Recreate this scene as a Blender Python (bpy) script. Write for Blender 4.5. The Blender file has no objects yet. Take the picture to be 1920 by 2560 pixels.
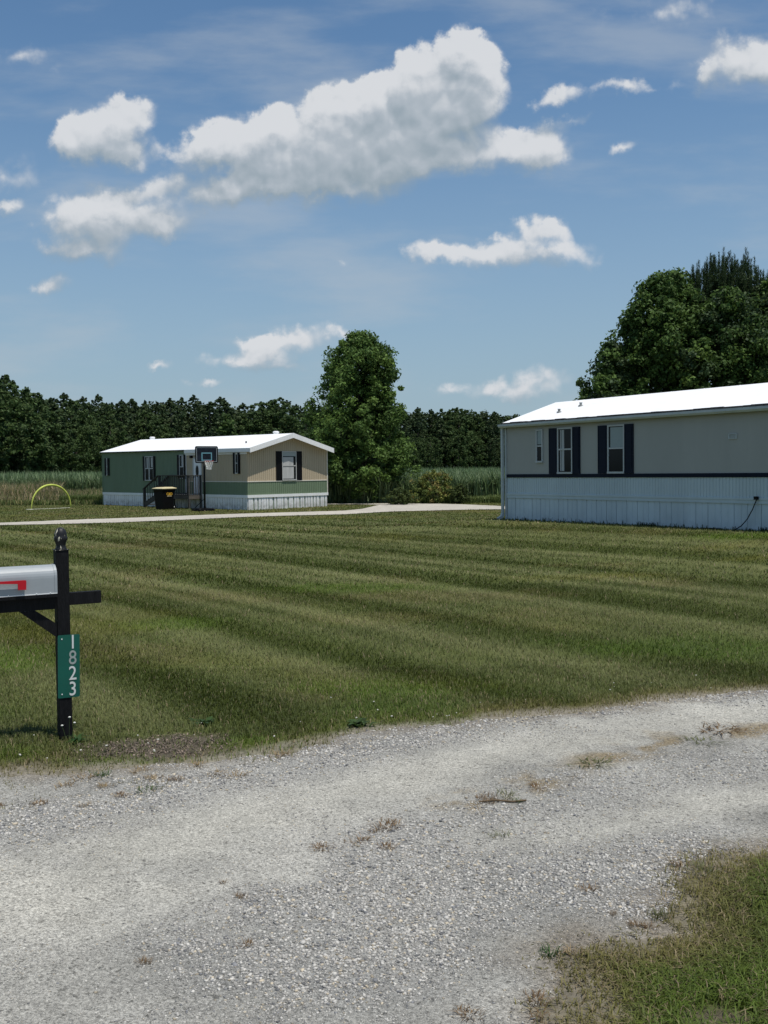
import bpy, math, random
import numpy as np
from mathutils import Vector, Matrix

# ------------------------------------------------------------------ camera
scene = bpy.context.scene
COL = scene.collection
F = 2588.0; CZ = 1.96
PITCH = math.atan(115 / F); ROLL = -0.009
cam_d = bpy.data.cameras.new("camera"); cam = bpy.data.objects.new("camera", cam_d)
COL.objects.link(cam); scene.camera = cam
cam_d.sensor_fit = 'VERTICAL'; cam_d.sensor_height = 36.0; cam_d.lens = 36.0 * F / 2560
cam_d.clip_start = 0.1; cam_d.clip_end = 5000
cam.matrix_world = Matrix.Translation((0, 0, CZ)) @ Matrix.Rotation(math.pi/2 - PITCH, 4, 'X') @ Matrix.Rotation(ROLL, 4, 'Z')
CM = np.array(cam.matrix_world.to_3x3())

# ------------------------------------------------------------------ sun and sky
SUN_AZ = Vector((0.78, -0.62)).normalized(); SUN_EL = math.radians(72)
sd = Vector((SUN_AZ.x*math.cos(SUN_EL), SUN_AZ.y*math.cos(SUN_EL), math.sin(SUN_EL)))
sl = bpy.data.lights.new("sun", 'SUN'); sl.energy = 4.3; sl.angle = math.radians(0.5); sl.color = (1, .955, .88)
so = bpy.data.objects.new("sun", sl); COL.objects.link(so)
so.rotation_euler = (-sd).to_track_quat('-Z', 'Y').to_euler()
scene.view_settings.view_transform = 'Standard'; scene.view_settings.look = 'None'
scene.view_settings.exposure = 0.0; scene.view_settings.gamma = 1
scene.cycles.max_bounces = 6; scene.cycles.transparent_max_bounces = 6
scene.cycles.diffuse_bounces = 2; scene.cycles.glossy_bounces = 2; scene.cycles.transmission_bounces = 4
scene.cycles.caustics_reflective = False; scene.cycles.caustics_refractive = False

def pix(px, py):
    return CM @ np.array([(px-960)/F, (1280-py)/F, -1.0])
def at(px, py, Y):
    r = pix(px, py); return np.array([0, 0, CZ]) + r*(Y/r[1])

w = bpy.data.worlds.new("World"); scene.world = w; w.use_nodes = True
wt = w.node_tree; wt.nodes.clear()
def N(t, typ, **k):
    n = t.nodes.new(typ)
    for a, b in k.items(): setattr(n, a, b)
    return n
def lk(t, a, b): t.links.new(a, b)
def M(t, op, a, b=None, c=None, clamp=False):
    n = N(t, 'ShaderNodeMath', operation=op, use_clamp=clamp)
    for i, v in enumerate((a, b, c)):
        if v is None: continue
        if isinstance(v, (int, float)): n.inputs[i].default_value = v
        else: lk(t, v, n.inputs[i])
    return n.outputs[0]

# cloud lumps: direction of the lump (seen in the photo), half sizes, tilt in degrees, weight
LUMPS = [
 (1199,140,62,55,0,1.2),(1150,115,55,48,0,1.1),(1057,160,62,50,0,1.1),(1123,200,130,100,0,1.3),(986,215,70,50,20,1.1),(1205,205,60,85,0,1.1),
 (915,245,80,52,25,1.1),(1022,265,150,100,20,1.3),(830,270,80,58,30,1.1),(794,325,160,85,15,1.2),(678,300,55,38,10,1.0),(610,335,120,60,15,1.0),
 (525,358,95,60,10,.95),(845,380,240,95,10,1.3),(1047,325,160,100,20,1.2),(660,400,230,82,0,1.15),(790,468,210,52,0,1.05),(650,465,100,46,0,.95),
 (946,430,140,78,0,1.0),(1160,310,85,80,0,.9),
 (1270,375,150,58,10,1.0),(1120,400,110,42,0,.85),(1345,365,75,62,0,.9),(1385,400,50,35,0,.6),(1425,300,70,18,15,.45),(1015,380,40,30,0,.6),
 (255,335,115,75,20,1.15),(335,285,55,46,0,1.05),(285,375,110,55,0,1.0),(190,345,65,52,0,.9),(340,388,42,32,0,.6),
 (330,492,120,42,15,1.05),(490,488,110,42,0,1.0),(575,495,55,38,0,.7),(190,525,115,50,10,1.05),(270,572,180,50,5,1.1),(400,555,95,42,0,.9),(230,620,120,42,0,1.05),
 (128,706,52,30,10,.85),(1335,572,55,36,0,.95),(1402,578,38,34,0,.95),(1370,625,160,46,0,.85),(1210,634,130,40,0,.85),(1080,628,75,34,0,.85),
 (725,850,110,38,12,.8),(640,868,70,26,0,.65),(610,905,110,28,0,.6),(700,910,110,26,0,.4),(850,835,45,20,0,.55),(1345,962,110,54,5,.6),(1240,990,140,38,0,.42),(1120,985,90,26,0,.35),
 (1840,150,115,68,15,.95),(1915,170,85,60,0,.9),(1755,200,50,26,60,.6),(1380,250,62,24,15,.8),(1555,365,50,22,20,.7),(15,518,48,22,0,.8),
 (395,925,38,13,10,.55),(510,958,60,13,0,.5),(865,660,26,16,0,.4),(1620,215,150,16,4,.28),(60,150,130,34,0,.32),(20,440,120,60,0,.34),(1500,220,170,26,3,.34),(1700,30,260,50,8,.32)]
g = bpy.data.node_groups.new("cloud_lumps", 'ShaderNodeTree')
g.interface.new_socket("P", in_out='INPUT', socket_type='NodeSocketVector')
g.interface.new_socket("D", in_out='OUTPUT', socket_type='NodeSocketFloat')
gi = N(g, 'NodeGroupInput'); go = N(g, 'NodeGroupOutput')
wn = N(g, 'ShaderNodeTexNoise', noise_dimensions='2D'); wn.inputs['Scale'].default_value = 19; wn.inputs['Detail'].default_value = 9; wn.inputs['Roughness'].default_value = .62
lk(g, gi.outputs[0], wn.inputs['Vector'])
v1 = N(g, 'ShaderNodeVectorMath', operation='SUBTRACT'); lk(g, wn.outputs['Color'], v1.inputs[0]); v1.inputs[1].default_value = (.5, .5, .5)
v2 = N(g, 'ShaderNodeVectorMath', operation='MULTIPLY_ADD'); lk(g, v1.outputs[0], v2.inputs[0]); v2.inputs[1].default_value = (.034, .034, 0); lk(g, gi.outputs[0], v2.inputs[2])
acc = None
for (cx, cy, rx, ry, an, wg) in LUMPS:
    r = pix(cx, cy); u0, v0 = r[0]/r[1], r[2]/r[1]
    mp = N(g, 'ShaderNodeMapping', vector_type='TEXTURE')
    mp.inputs['Location'].default_value = (u0, v0, 0); mp.inputs['Rotation'].default_value = (0, 0, math.radians(an))
    mp.inputs['Scale'].default_value = (rx*1.25/F, ry*1.25/F, 1)
    lk(g, v2.outputs[0], mp.inputs['Vector'])
    gr = N(g, 'ShaderNodeTexGradient', gradient_type='SPHERICAL'); lk(g, mp.outputs[0], gr.inputs[0])
    acc = M(g, 'MULTIPLY', gr.outputs['Fac'], wg) if acc is None else M(g, 'MULTIPLY_ADD', gr.outputs['Fac'], wg, acc)
lk(g, acc, go.inputs[0])

tc = N(wt, 'ShaderNodeTexCoord'); sp = N(wt, 'ShaderNodeSeparateXYZ'); lk(wt, tc.outputs['Generated'], sp.inputs[0])
yy = M(wt, 'MAXIMUM', sp.outputs['Y'], .02)
cb = N(wt, 'ShaderNodeCombineXYZ'); lk(wt, M(wt, 'DIVIDE', sp.outputs['X'], yy), cb.inputs[0]); lk(wt, M(wt, 'DIVIDE', sp.outputs['Z'], yy), cb.inputs[1])
def lump(vec):
    n = N(wt, 'ShaderNodeGroup'); n.node_tree = g; lk(wt, vec, n.inputs[0]); return n.outputs[0]
d0 = lump(cb.outputs[0])
of = N(wt, 'ShaderNodeVectorMath', operation='ADD'); lk(wt, cb.outputs[0], of.inputs[0]); of.inputs[1].default_value = (.003, .009, 0)
d1 = lump(of.outputs[0])
of2 = N(wt, 'ShaderNodeVectorMath', operation='ADD'); lk(wt, cb.outputs[0], of2.inputs[0]); of2.inputs[1].default_value = (.008, .030, 0)
d2 = lump(of2.outputs[0])
# cloud edge
fine = N(wt, 'ShaderNodeTexNoise', noise_dimensions='2D'); fine.inputs['Scale'].default_value = 38; fine.inputs['Detail'].default_value = 8; fine.inputs['Roughness'].default_value = .6
lk(wt, cb.outputs[0], fine.inputs['Vector'])
# relief of the puffs: lit from above
def soft(d): return M(wt, 'DIVIDE', d, M(wt, 'MULTIPLY_ADD', d, .8, 1.0))
def billow(vec):
    wv_ = N(wt, 'ShaderNodeTexNoise', noise_dimensions='2D'); wv_.inputs['Scale'].default_value = 22; wv_.inputs['Detail'].default_value = 5; lk(wt, vec, wv_.inputs['Vector'])
    a_ = N(wt, 'ShaderNodeVectorMath', operation='MULTIPLY_ADD'); lk(wt, wv_.outputs['Color'], a_.inputs[0]); a_.inputs[1].default_value = (.022, .022, 0); lk(wt, vec, a_.inputs[2])
    t_ = None
    for sc_, wg_ in ((26, .55), (58, .30), (120, .15)):
        n = N(wt, 'ShaderNodeTexVoronoi', voronoi_dimensions='2D', feature='SMOOTH_F1'); n.inputs['Scale'].default_value = sc_; n.inputs['Smoothness'].default_value = .35; lk(wt, a_.outputs[0], n.inputs['Vector'])
        h_ = M(wt, 'MULTIPLY', M(wt, 'SUBTRACT', 1, M(wt, 'MULTIPLY', n.outputs['Distance'], n.outputs['Distance'])), wg_)
        t_ = h_ if t_ is None else M(wt, 'ADD', t_, h_)
    return t_
bl0 = billow(cb.outputs[0]); bl1 = billow(of.outputs[0])
s0, s1, s2 = soft(d0), soft(d1), soft(d2)
rel = M(wt, 'ADD', M(wt, 'MULTIPLY', M(wt, 'SUBTRACT', s0, s1), .8), M(wt, 'MULTIPLY', M(wt, 'SUBTRACT', s0, s2), 1.05))
rel = M(wt, 'MULTIPLY_ADD', M(wt, 'SUBTRACT', bl0, bl1), .85, rel)
rel = M(wt, 'MULTIPLY_ADD', M(wt, 'SUBTRACT', fine.outputs['Fac'], .5), .3, rel)
e = M(wt, 'MULTIPLY_ADD', M(wt, 'SUBTRACT', fine.outputs['Fac'], .5), .75, d0)
e = M(wt, 'MULTIPLY_ADD', M(wt, 'SUBTRACT', bl0, .82), .9, e)
mr = N(wt, 'ShaderNodeMapRange', interpolation_type='SMOOTHSTEP'); lk(wt, e, mr.inputs['Value'])
mr.inputs['From Min'].default_value = .0
mr.inputs['To Max'].default_value = .95
lk(wt, M(wt, 'MAXIMUM', .55, M(wt, 'SUBTRACT', 1.15, M(wt, 'MULTIPLY', rel, .8))), mr.inputs['From Max'])
gate = N(wt, 'ShaderNodeMapRange', interpolation_type='SMOOTHSTEP'); lk(wt, d0, gate.inputs['Value']); gate.inputs['From Min'].default_value = .02; gate.inputs['From Max'].default_value = .22
alpha = M(wt, 'MULTIPLY', mr.outputs[0], gate.outputs[0])
r2 = N(wt, 'ShaderNodeMapRange', interpolation_type='SMOOTHSTEP'); lk(wt, rel, r2.inputs['Value'])
r2.inputs['From Min'].default_value = -.52; r2.inputs['From Max'].default_value = .70
ccr = N(wt, 'ShaderNodeValToRGB'); lk(wt, r2.outputs[0], ccr.inputs[0])
ccr.color_ramp.elements[0].color = (.33, .41, .47, 1); ccr.color_ramp.elements[1].color = (.80, .82, .85, 1)
el = ccr.color_ramp.elements.new(.5); el.color = (.50, .56, .62, 1)
# thin veil
vm = N(wt, 'ShaderNodeMapping'); lk(wt, cb.outputs[0], vm.inputs['Vector']); vm.inputs['Scale'].default_value = (2.2, 9, 1); vm.inputs['Rotation'].default_value = (0, 0, .06)
vn = N(wt, 'ShaderNodeTexNoise', noise_dimensions='2D'); vn.inputs['Scale'].default_value = 1.6; vn.inputs['Detail'].default_value = 7; vn.inputs['Roughness'].default_value = .55; lk(wt, vm.outputs[0], vn.inputs['Vector'])
v3 = N(wt, 'ShaderNodeMapRange', interpolation_type='SMOOTHSTEP'); lk(wt, vn.outputs['Fac'], v3.inputs['Value']); v3.inputs['From Min'].default_value = .42; v3.inputs['From Max'].default_value = .78
veil = M(wt, 'MULTIPLY', v3.outputs[0], .42)
sky = N(wt, 'ShaderNodeTexSky', sky_type='NISHITA'); sky.sun_disc = False
sky.sun_elevation = SUN_EL; sky.sun_rotation = math.atan2(SUN_AZ.x, SUN_AZ.y)
sky.air_density = 1.0; sky.dust_density = .4; sky.ozone_density = 2.5
hz1 = N(wt, 'ShaderNodeMix', data_type='RGBA', blend_type='MULTIPLY'); hz1.inputs[0].default_value = 1
lk(wt, sky.outputs[0], hz1.inputs[6]); hz1.inputs[7].default_value = (.98, 1.19, 1.26, 1)
hzn = N(wt, 'ShaderNodeMix', data_type='RGBA'); hv = N(wt, 'ShaderNodeMapRange', interpolation_type='SMOOTHSTEP'); lk(wt, sp.outputs['Z'], hv.inputs[0]); hv.inputs[1].default_value = -.05; hv.inputs[2].default_value = .40; hv.inputs[3].default_value = .85; hv.inputs[4].default_value = 0
lk(wt, hv.outputs[0], hzn.inputs[0]); lk(wt, hz1.outputs[2], hzn.inputs[6]); hzn.inputs[7].default_value = (3.7, 4.9, 6.1, 1)
BG = .083
def scalecol(c, s):
    n = N(wt, 'ShaderNodeVectorMath', operation='SCALE'); lk(wt, c, n.inputs[0]); n.inputs['Scale'].default_value = s; return n.outputs[0]
mv = N(wt, 'ShaderNodeMix', data_type='RGBA'); lk(wt, veil, mv.inputs[0]); lk(wt, hzn.outputs[2], mv.inputs[6]); mv.inputs[7].default_value = (5.6, 6.2, 6.8, 1)
mc = N(wt, 'ShaderNodeMix', data_type='RGBA'); lk(wt, M(wt, 'MULTIPLY', alpha, M(wt, 'GREATER_THAN', sp.outputs['Y'], .02)), mc.inputs[0]); lk(wt, mv.outputs[2], mc.inputs[6]); lk(wt, scalecol(ccr.outputs[0], 10.5), mc.inputs[7])
bg = N(wt, 'ShaderNodeBackground'); lk(wt, mc.outputs[2], bg.inputs[0]); bg.inputs[1].default_value = BG
wo = N(wt, 'ShaderNodeOutputWorld'); lk(wt, bg.outputs[0], wo.inputs[0])
w.cycles.sampling_method = 'MANUAL'; w.cycles.sample_map_resolution = 512

# ------------------------------------------------------------------ helpers
RNG = np.random.default_rng(7); random.seed(7)
def hsh(ix, iy, s):
    h = (ix.astype(np.int64)*374761393 + iy.astype(np.int64)*668265263 + s*1442695041) & 0xffffffff
    h = ((h ^ (h >> 13))*1274126177) & 0xffffffff
    return ((h ^ (h >> 16)) & 0xffffff)/float(0xffffff)
def vn2(x, y, s=0):
    x = np.asarray(x, float); y = np.asarray(y, float)
    ix = np.floor(x); iy = np.floor(y); fx = x-ix; fy = y-iy
    fx = fx*fx*(3-2*fx); fy = fy*fy*(3-2*fy)
    a = hsh(ix, iy, s); b = hsh(ix+1, iy, s); c = hsh(ix, iy+1, s); d = hsh(ix+1, iy+1, s)
    return (a*(1-fx)+b*fx)*(1-fy)+(c*(1-fx)+d*fx)*fy
def fbm(x, y, o=4, s=0):
    t = 0; a = .5; n = 0
    for i in range(o):
        t = t+a*vn2(x*2**i, y*2**i, s+i*17); n += a; a *= .5
    return t/n
def sm(a, b, x):
    t = np.clip((np.asarray(x, float)-a)/(b-a), 0, 1); return t*t*(3-2*t)
def lerp(a, b, t): return a+(b-a)*t

RA = np.array([3.95, 33.2]); RD = np.array([.529, -.8486]); RN = np.array([-.8486, -.529])   # right home: corner, along, outward
def hz(x, y):
    x = np.asarray(x, float); y = np.asarray(y, float)
    base = -.2*sm(12, 50, y)
    u = (x-RA[0])*RD[0]+(y-RA[1])*RD[1]; v = (x-RA[0])*RN[0]+(y-RA[1])*RN[1]
    vv = np.where(v > 0, v, np.maximum(0, -v-4.5)); uu = np.where(u < 0, -u, np.maximum(0, u-16))
    m = np.exp(-(vv/4.2)**2-(uu/3.2)**2)*(.33+.004*np.clip(u, 0, 12))
    return base+m+.03*(fbm(x*.25, y*.25, 3, 5)-.5)*sm(3, 9, y)*(1-sm(60, 90, y))
def ground(px, py):
    z = 0.0
    r = pix(px, py)
    for _ in range(30):
        t = (z-CZ)/r[2]; x, y = r[0]*t, r[1]*t; z = float(hz(x, y))
    return np.array([x, y, z])

def mat(name, col, rough=.7, var=0, vscale=3, bump=0, bscale=60, spec=.3, metal=0, stretch=None, coord='Object', var2=None):
    m = bpy.data.materials.new(name); m.use_nodes = True; t = m.node_tree
    b = t.nodes['Principled BSDF']; b.inputs['Roughness'].default_value = rough
    b.inputs['Specular IOR Level'].default_value = spec; b.inputs['Metallic'].default_value = metal
    b.inputs['Base Color'].default_value = (*col, 1)
    tcn = N(t, 'ShaderNodeTexCoord'); src = tcn.outputs[coord]
    if stretch:
        mp = N(t, 'ShaderNodeMapping'); lk(t, src, mp.inputs[0]); mp.inputs['Scale'].default_value = stretch; src = mp.outputs[0]
    if var:
        n = N(t, 'ShaderNodeTexNoise'); n.inputs['Scale'].default_value = vscale; n.inputs['Detail'].default_value = 8; n.inputs['Roughness'].default_value = .65
        lk(t, src, n.inputs['Vector'])
        cr = N(t, 'ShaderNodeValToRGB'); lk(t, n.outputs['Fac'], cr.inputs[0])
        cr.color_ramp.elements[0].position = .3; cr.color_ramp.elements[1].position = .7
        c2 = var2 or tuple(min(1, c*(1+var)) for c in col)
        cr.color_ramp.elements[0].color = (*[c*(1-var) for c in col], 1); cr.color_ramp.elements[1].color = (*c2, 1)
        lk(t, cr.outputs[0], b.inputs['Base Color'])
    if bump:
        n = N(t, 'ShaderNodeTexNoise'); n.inputs['Scale'].default_value = bscale; n.inputs['Detail'].default_value = 5
        lk(t, src, n.inputs['Vector'])
        bp = N(t, 'ShaderNodeBump'); bp.inputs['Strength'].default_value = bump; bp.inputs['Distance'].default_value = .02
        lk(t, n.outputs['Fac'], bp.inputs['Height']); lk(t, bp.outputs[0], b.inputs['Normal'])
    return m
def leafmat(name, trans=.3, rough=.55, spec=.3, mul=1.0):
    m = bpy.data.materials.new(name); m.use_nodes = True; t = m.node_tree
    b = t.nodes['Principled BSDF']; b.inputs['Roughness'].default_value = rough; b.inputs['Specular IOR Level'].default_value = spec
    a = N(t, 'ShaderNodeAttribute', attribute_name='col'); c = a.outputs['Color']
    if mul != 1:
        s = N(t, 'ShaderNodeVectorMath', operation='SCALE'); lk(t, c, s.inputs[0]); s.inputs['Scale'].default_value = mul; c = s.outputs[0]
    lk(t, c, b.inputs['Base Color'])
    tr = N(t, 'ShaderNodeBsdfTranslucent'); lk(t, c, tr.inputs[0])
    mx = N(t, 'ShaderNodeMixShader'); mx.inputs[0].default_value = trans
    lk(t, b.outputs[0], mx.inputs[1]); lk(t, tr.outputs[0], mx.inputs[2])
    lk(t, mx.outputs[0], t.nodes['Material Output'].inputs[0])
    return m

class MB:
    def __init__(s): s.v = []; s.f = []
    def add(s, vs, fs):
        o = len(s.v); s.v += [tuple(map(float, p)) for p in vs]; s.f += [tuple(i+o for i in f) for f in fs]; return s
    def box(s, x0, x1, y0, y1, z0, z1, mtx=None, taper=0):
        vs = [Vector((x, y, z)) for z in (z0, z1) for y in (y0, y1) for x in (x0, x1)]
        if mtx is not None: vs = [mtx @ p for p in vs]
        return s.add(vs, [(0, 2, 3, 1), (4, 5, 7, 6), (0, 1, 5, 4), (1, 3, 7, 5), (3, 2, 6, 7), (2, 0, 4, 6)])
    def bar(s, a, b, wd, ht, up=(0, 0, 1)):
        a = Vector(a); b = Vector(b); d = (b-a).normalized(); up = Vector(up)
        sx = d.cross(up).normalized(); uz = sx.cross(d).normalized()
        vs = [p+sx*(i*wd/2)+uz*(j*ht/2) for p in (a, b) for (i, j) in ((-1, -1), (1, -1), (1, 1), (-1, 1))]
        return s.add(vs, [(0, 3, 2, 1), (4, 5, 6, 7), (0, 1, 5, 4), (1, 2, 6, 5), (2, 3, 7, 6), (3, 0, 4, 7)])
    def tube(s, pts, r, n=8):
        pts = [Vector(p) for p in pts]; o = len(s.v); k = len(pts)
        rr = r if isinstance(r, (list, tuple)) else [r]*k
        prev = None
        for i, p in enumerate(pts):
            d = (pts[min(i+1, k-1)]-pts[max(i-1, 0)]).normalized()
            if prev is None: prev = d.orthogonal().normalized()
            prev = (prev-d*prev.dot(d)).normalized(); q = d.cross(prev)
            for j in range(n):
                a = 2*math.pi*j/n; s.v.append(tuple(p+(prev*math.cos(a)+q*math.sin(a))*rr[i]))
        for i in range(k-1):
            for j in range(n):
                s.f.append((o+i*n+j, o+i*n+(j+1) % n, o+(i+1)*n+(j+1) % n, o+(i+1)*n+j))
        s.f.append(tuple(o+j for j in reversed(range(n)))); s.f.append(tuple(o+(k-1)*n+j for j in range(n)))
        return s
    def lathe(s, prof, c=(0, 0, 0), n=16):
        o = len(s.v)
        for (r, z) in prof:
            for j in range(n):
                a = 2*math.pi*j/n; s.v.append((c[0]+r*math.cos(a), c[1]+r*math.sin(a), c[2]+z))
        k = len(prof)
        for i in range(k-1):
            for j in range(n): s.f.append((o+i*n+j, o+i*n+(j+1) % n, o+(i+1)*n+(j+1) % n, o+(i+1)*n+j))
        s.f.append(tuple(o+j for j in reversed(range(n)))); s.f.append(tuple(o+(k-1)*n+j for j in range(n)))
        return s
    def prism(s, poly, axis, a, b):
        """poly of 2D points extruded along axis ('x','y','z') from a to b"""
        def P(p, h): return {'x': (h, p[0], p[1]), 'y': (p[0], h, p[1]), 'z': (p[0], p[1], h)}[axis]
        n = len(poly); vs = [P(p, a) for p in poly]+[P(p, b) for p in poly]
        fs = [tuple(range(n)), tuple(reversed(range(n, 2*n)))]+[(i, i+n, (i+1) % n+n, (i+1) % n) for i in range(n)]
        return s.add(vs, fs)
    def build(s, name, m, parent=None, smooth=False, bevel=0):
        me = bpy.data.meshes.new(name); me.from_pydata(s.v, [], s.f); me.validate(); me.update()
        import bmesh
        bm = bmesh.new(); bm.from_mesh(me); bmesh.ops.recalc_face_normals(bm, faces=bm.faces)
        if bevel:
            bmesh.ops.bevel(bm, geom=[e for e in bm.edges if len(e.link_faces) == 2 and e.calc_face_angle(0) > .6], offset=bevel, segments=2, affect='EDGES', profile=.5)
        bm.to_mesh(me); bm.free()
        if m: me.materials.append(m)
        o = bpy.data.objects.new(name, me); COL.objects.link(o); o.parent = parent
        if smooth:
            for p in me.polygons: p.use_smooth = True
        return o

def mesh_np(name, V, T, m, C=None, parent=None, smooth=False):
    V = np.ascontiguousarray(V, np.float32); T = np.ascontiguousarray(T, np.int32); k = T.shape[1]
    me = bpy.data.meshes.new(name); me.vertices.add(len(V)); me.vertices.foreach_set('co', V.ravel())
    me.loops.add(T.size); me.loops.foreach_set('vertex_index', T.ravel())
    me.polygons.add(len(T)); me.polygons.foreach_set('loop_start', np.arange(0, T.size, k, dtype=np.int32))
    try: me.polygons.foreach_set('loop_total', np.full(len(T), k, np.int32))
    except Exception: pass
    me.update(calc_edges=True)
    if C is not None:
        at_ = me.color_attributes.new('col', 'FLOAT_COLOR', 'POINT')
        C4 = np.ones((len(V), 4), np.float32); C4[:, :3] = C; at_.data.foreach_set('color', C4.ravel())
    if smooth: me.polygons.foreach_set('use_smooth', np.ones(len(T), bool))
    if m: me.materials.append(m)
    o = bpy.data.objects.new(name, me); COL.objects.link(o); o.parent = parent
    return o
def tag(o, label=None, cat=None, group=None, kind=None):
    if label: o['label'] = label
    if cat: o['category'] = cat
    if group: o['group'] = group
    if kind: o['kind'] = kind
    return o
def empty(name, loc=(0, 0, 0), rz=0, label=None, cat=None, group=None):
    o = bpy.data.objects.new(name, None); COL.objects.link(o); o.location = tuple(map(float, loc)); o.rotation_euler = (0, 0, rz)
    return tag(o, label, cat, group)
def copy_tree(o, parent=None):
    c = o.copy(); COL.objects.link(c); c.parent = parent
    for ch in [x for x in COL.objects if x.parent == o]: copy_tree(ch, c)
    return c

# blades: 5-vertex bent strips (near) or single triangles (far)
def blades(P, h, wd, lean, ang, col, tipcol=None, simple=False):
    n = len(P); dx = np.cos(ang); dy = np.sin(ang)
    side = np.stack([-dy, dx, np.zeros(n)], 1)*(wd[:, None]/2)
    fw = np.stack([dx, dy, np.zeros(n)], 1)*(lean*h)[:, None]; up = np.zeros((n, 3)); up[:, 2] = h
    if simple:
        V = np.stack([P-side, P+side, P+fw+up*np.sqrt(np.clip(1-lean**2*.5, .1, 1))[:, None]], 1).reshape(-1, 3)
        T = np.arange(3*n).reshape(n, 3); C = np.repeat(col, 3, 0)
        return V, T, C
    mid = P+fw*.35+up*.62
    tip = P+fw+up*np.clip(1-lean*.35, .2, 1)[:, None]
    V = np.stack([P-side, P+side, mid-side*.75, mid+side*.75, tip], 1).reshape(-1, 3)
    b = np.arange(n)[:, None]*5
    T = np.concatenate([b+[0, 1, 3], b+[0, 3, 2], b+[2, 3, 4]], 1).reshape(-1, 3)
    C = np.repeat(col, 5, 0)
    return V, T, C
def join(parts):
    Vs, Ts, Cs = [], [], []; o = 0
    for V, T, C in parts: Vs.append(V); Ts.append(T+o); Cs.append(C); o += len(V)
    return np.concatenate(Vs), np.concatenate(Ts), np.concatenate(Cs)

# ------------------------------------------------------------------ materials
MT = {}
def ribmat(name, col, **k): return mat(name, col, **k)
MT['roof'] = mat('white_roof_metal', (.86, .86, .85), .45, .04, 1.2, spec=.4)
MT['white'] = mat('white_trim', (.80, .80, .79), .5, .06, 2)
MT['whiteskirt'] = mat('white_vinyl_skirt', (.80, .80, .80), .5, .10, 1.3, bump=.15, bscale=6, stretch=(1, 1, .35))
MT['beige'] = mat('beige_siding', (.46, .38, .265), .6, .06, 1.2, stretch=(1, 1, .3))
MT['green'] = mat('green_siding', (.158, .215, .135), .6, .07, 1.2, stretch=(1, 1, .3))
MT['taupe'] = mat('taupe_siding', (.40, .385, .345), .65, .05, 1.1, stretch=(1, 1, .3))
MT['pale'] = mat('pale_blue_white_siding', (.52, .585, .59), .55, .07, 1.5, stretch=(1, 1, .25))
MT['paleskirt'] = mat('pale_blue_white_skirt', (.54, .61, .63), .55, .12, 1.5, bump=.2, bscale=5, stretch=(1, 1, .3))
MT['black'] = mat('black_shutter', (.007, .007, .008), .5, .2, 6, spec=.12)
MT['navy'] = mat('navy_paint', (.006, .010, .022), .5, .15, 5, spec=.12)
MT['frame'] = mat('white_window_frame', (.50, .50, .48), .5, .05, 8)
MT['darkwood'] = mat('weathered_dark_wood', (.06, .058, .053), .85, .4, 5, bump=.3, bscale=30, stretch=(1, 1, 4))
MT['postblack'] = mat('black_painted_wood', (.009, .009, .010), .6, .35, 7, bump=.5, bscale=22, stretch=(6, 6, .7), spec=.13)
MT['seal'] = mat('dark_roof_seal', (.05, .05, .05), .9, .6, 9)
MT['gutter'] = mat('off_white_gutter', (.50, .52, .50), .5, .12, 3)
def glass(name, col=(.010, .012, .013)):
    m = mat(name, col, .10, 0, spec=.16); return m
MT['glass'] = glass('dark_window_glass')
MT['curtain'] = mat('white_curtain', (.45, .45, .44), .9, .25, 4, stretch=(9, 9, .3))
MT['blind'] = mat('pale_window_shade', (.34, .38, .37), .9, .05, 3)
MT['plblack'] = mat('black_plastic', (.005, .005, .006), .5, .2, 8, spec=.15)

def grime(m, amt=.8, h=.55):
    t = m.node_tree; b = t.nodes['Principled BSDF']; src = b.inputs['Base Color'].links[0].from_socket
    tc_ = N(t, 'ShaderNodeTexCoord'); sx_ = N(t, 'ShaderNodeSeparateXYZ'); lk(t, tc_.outputs['Object'], sx_.inputs[0])
    n_ = N(t, 'ShaderNodeTexNoise'); n_.inputs['Scale'].default_value = 3.5; n_.inputs['Detail'].default_value = 9; n_.inputs['Roughness'].default_value = .7; lk(t, tc_.outputs['Object'], n_.inputs['Vector'])
    hgt = M(t, 'SUBTRACT', 1, M(t, 'DIVIDE', sx_.outputs[2], h), clamp=True)
    f = M(t, 'MULTIPLY', M(t, 'MULTIPLY', hgt, hgt), M(t, 'MULTIPLY_ADD', n_.outputs['Fac'], 3.2, -1.15, clamp=True)); f = M(t, 'MULTIPLY', f, amt, clamp=True)
    mx = N(t, 'ShaderNodeMix', data_type='RGBA'); lk(t, f, mx.inputs[0]); lk(t, src, mx.inputs[6]); mx.inputs[7].default_value = (.16, .14, .10, 1); lk(t, mx.outputs[2], b.inputs['Base Color'])
grime(MT['paleskirt'], .8, .75); grime(MT['whiteskirt'], .7, .4)
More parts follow.
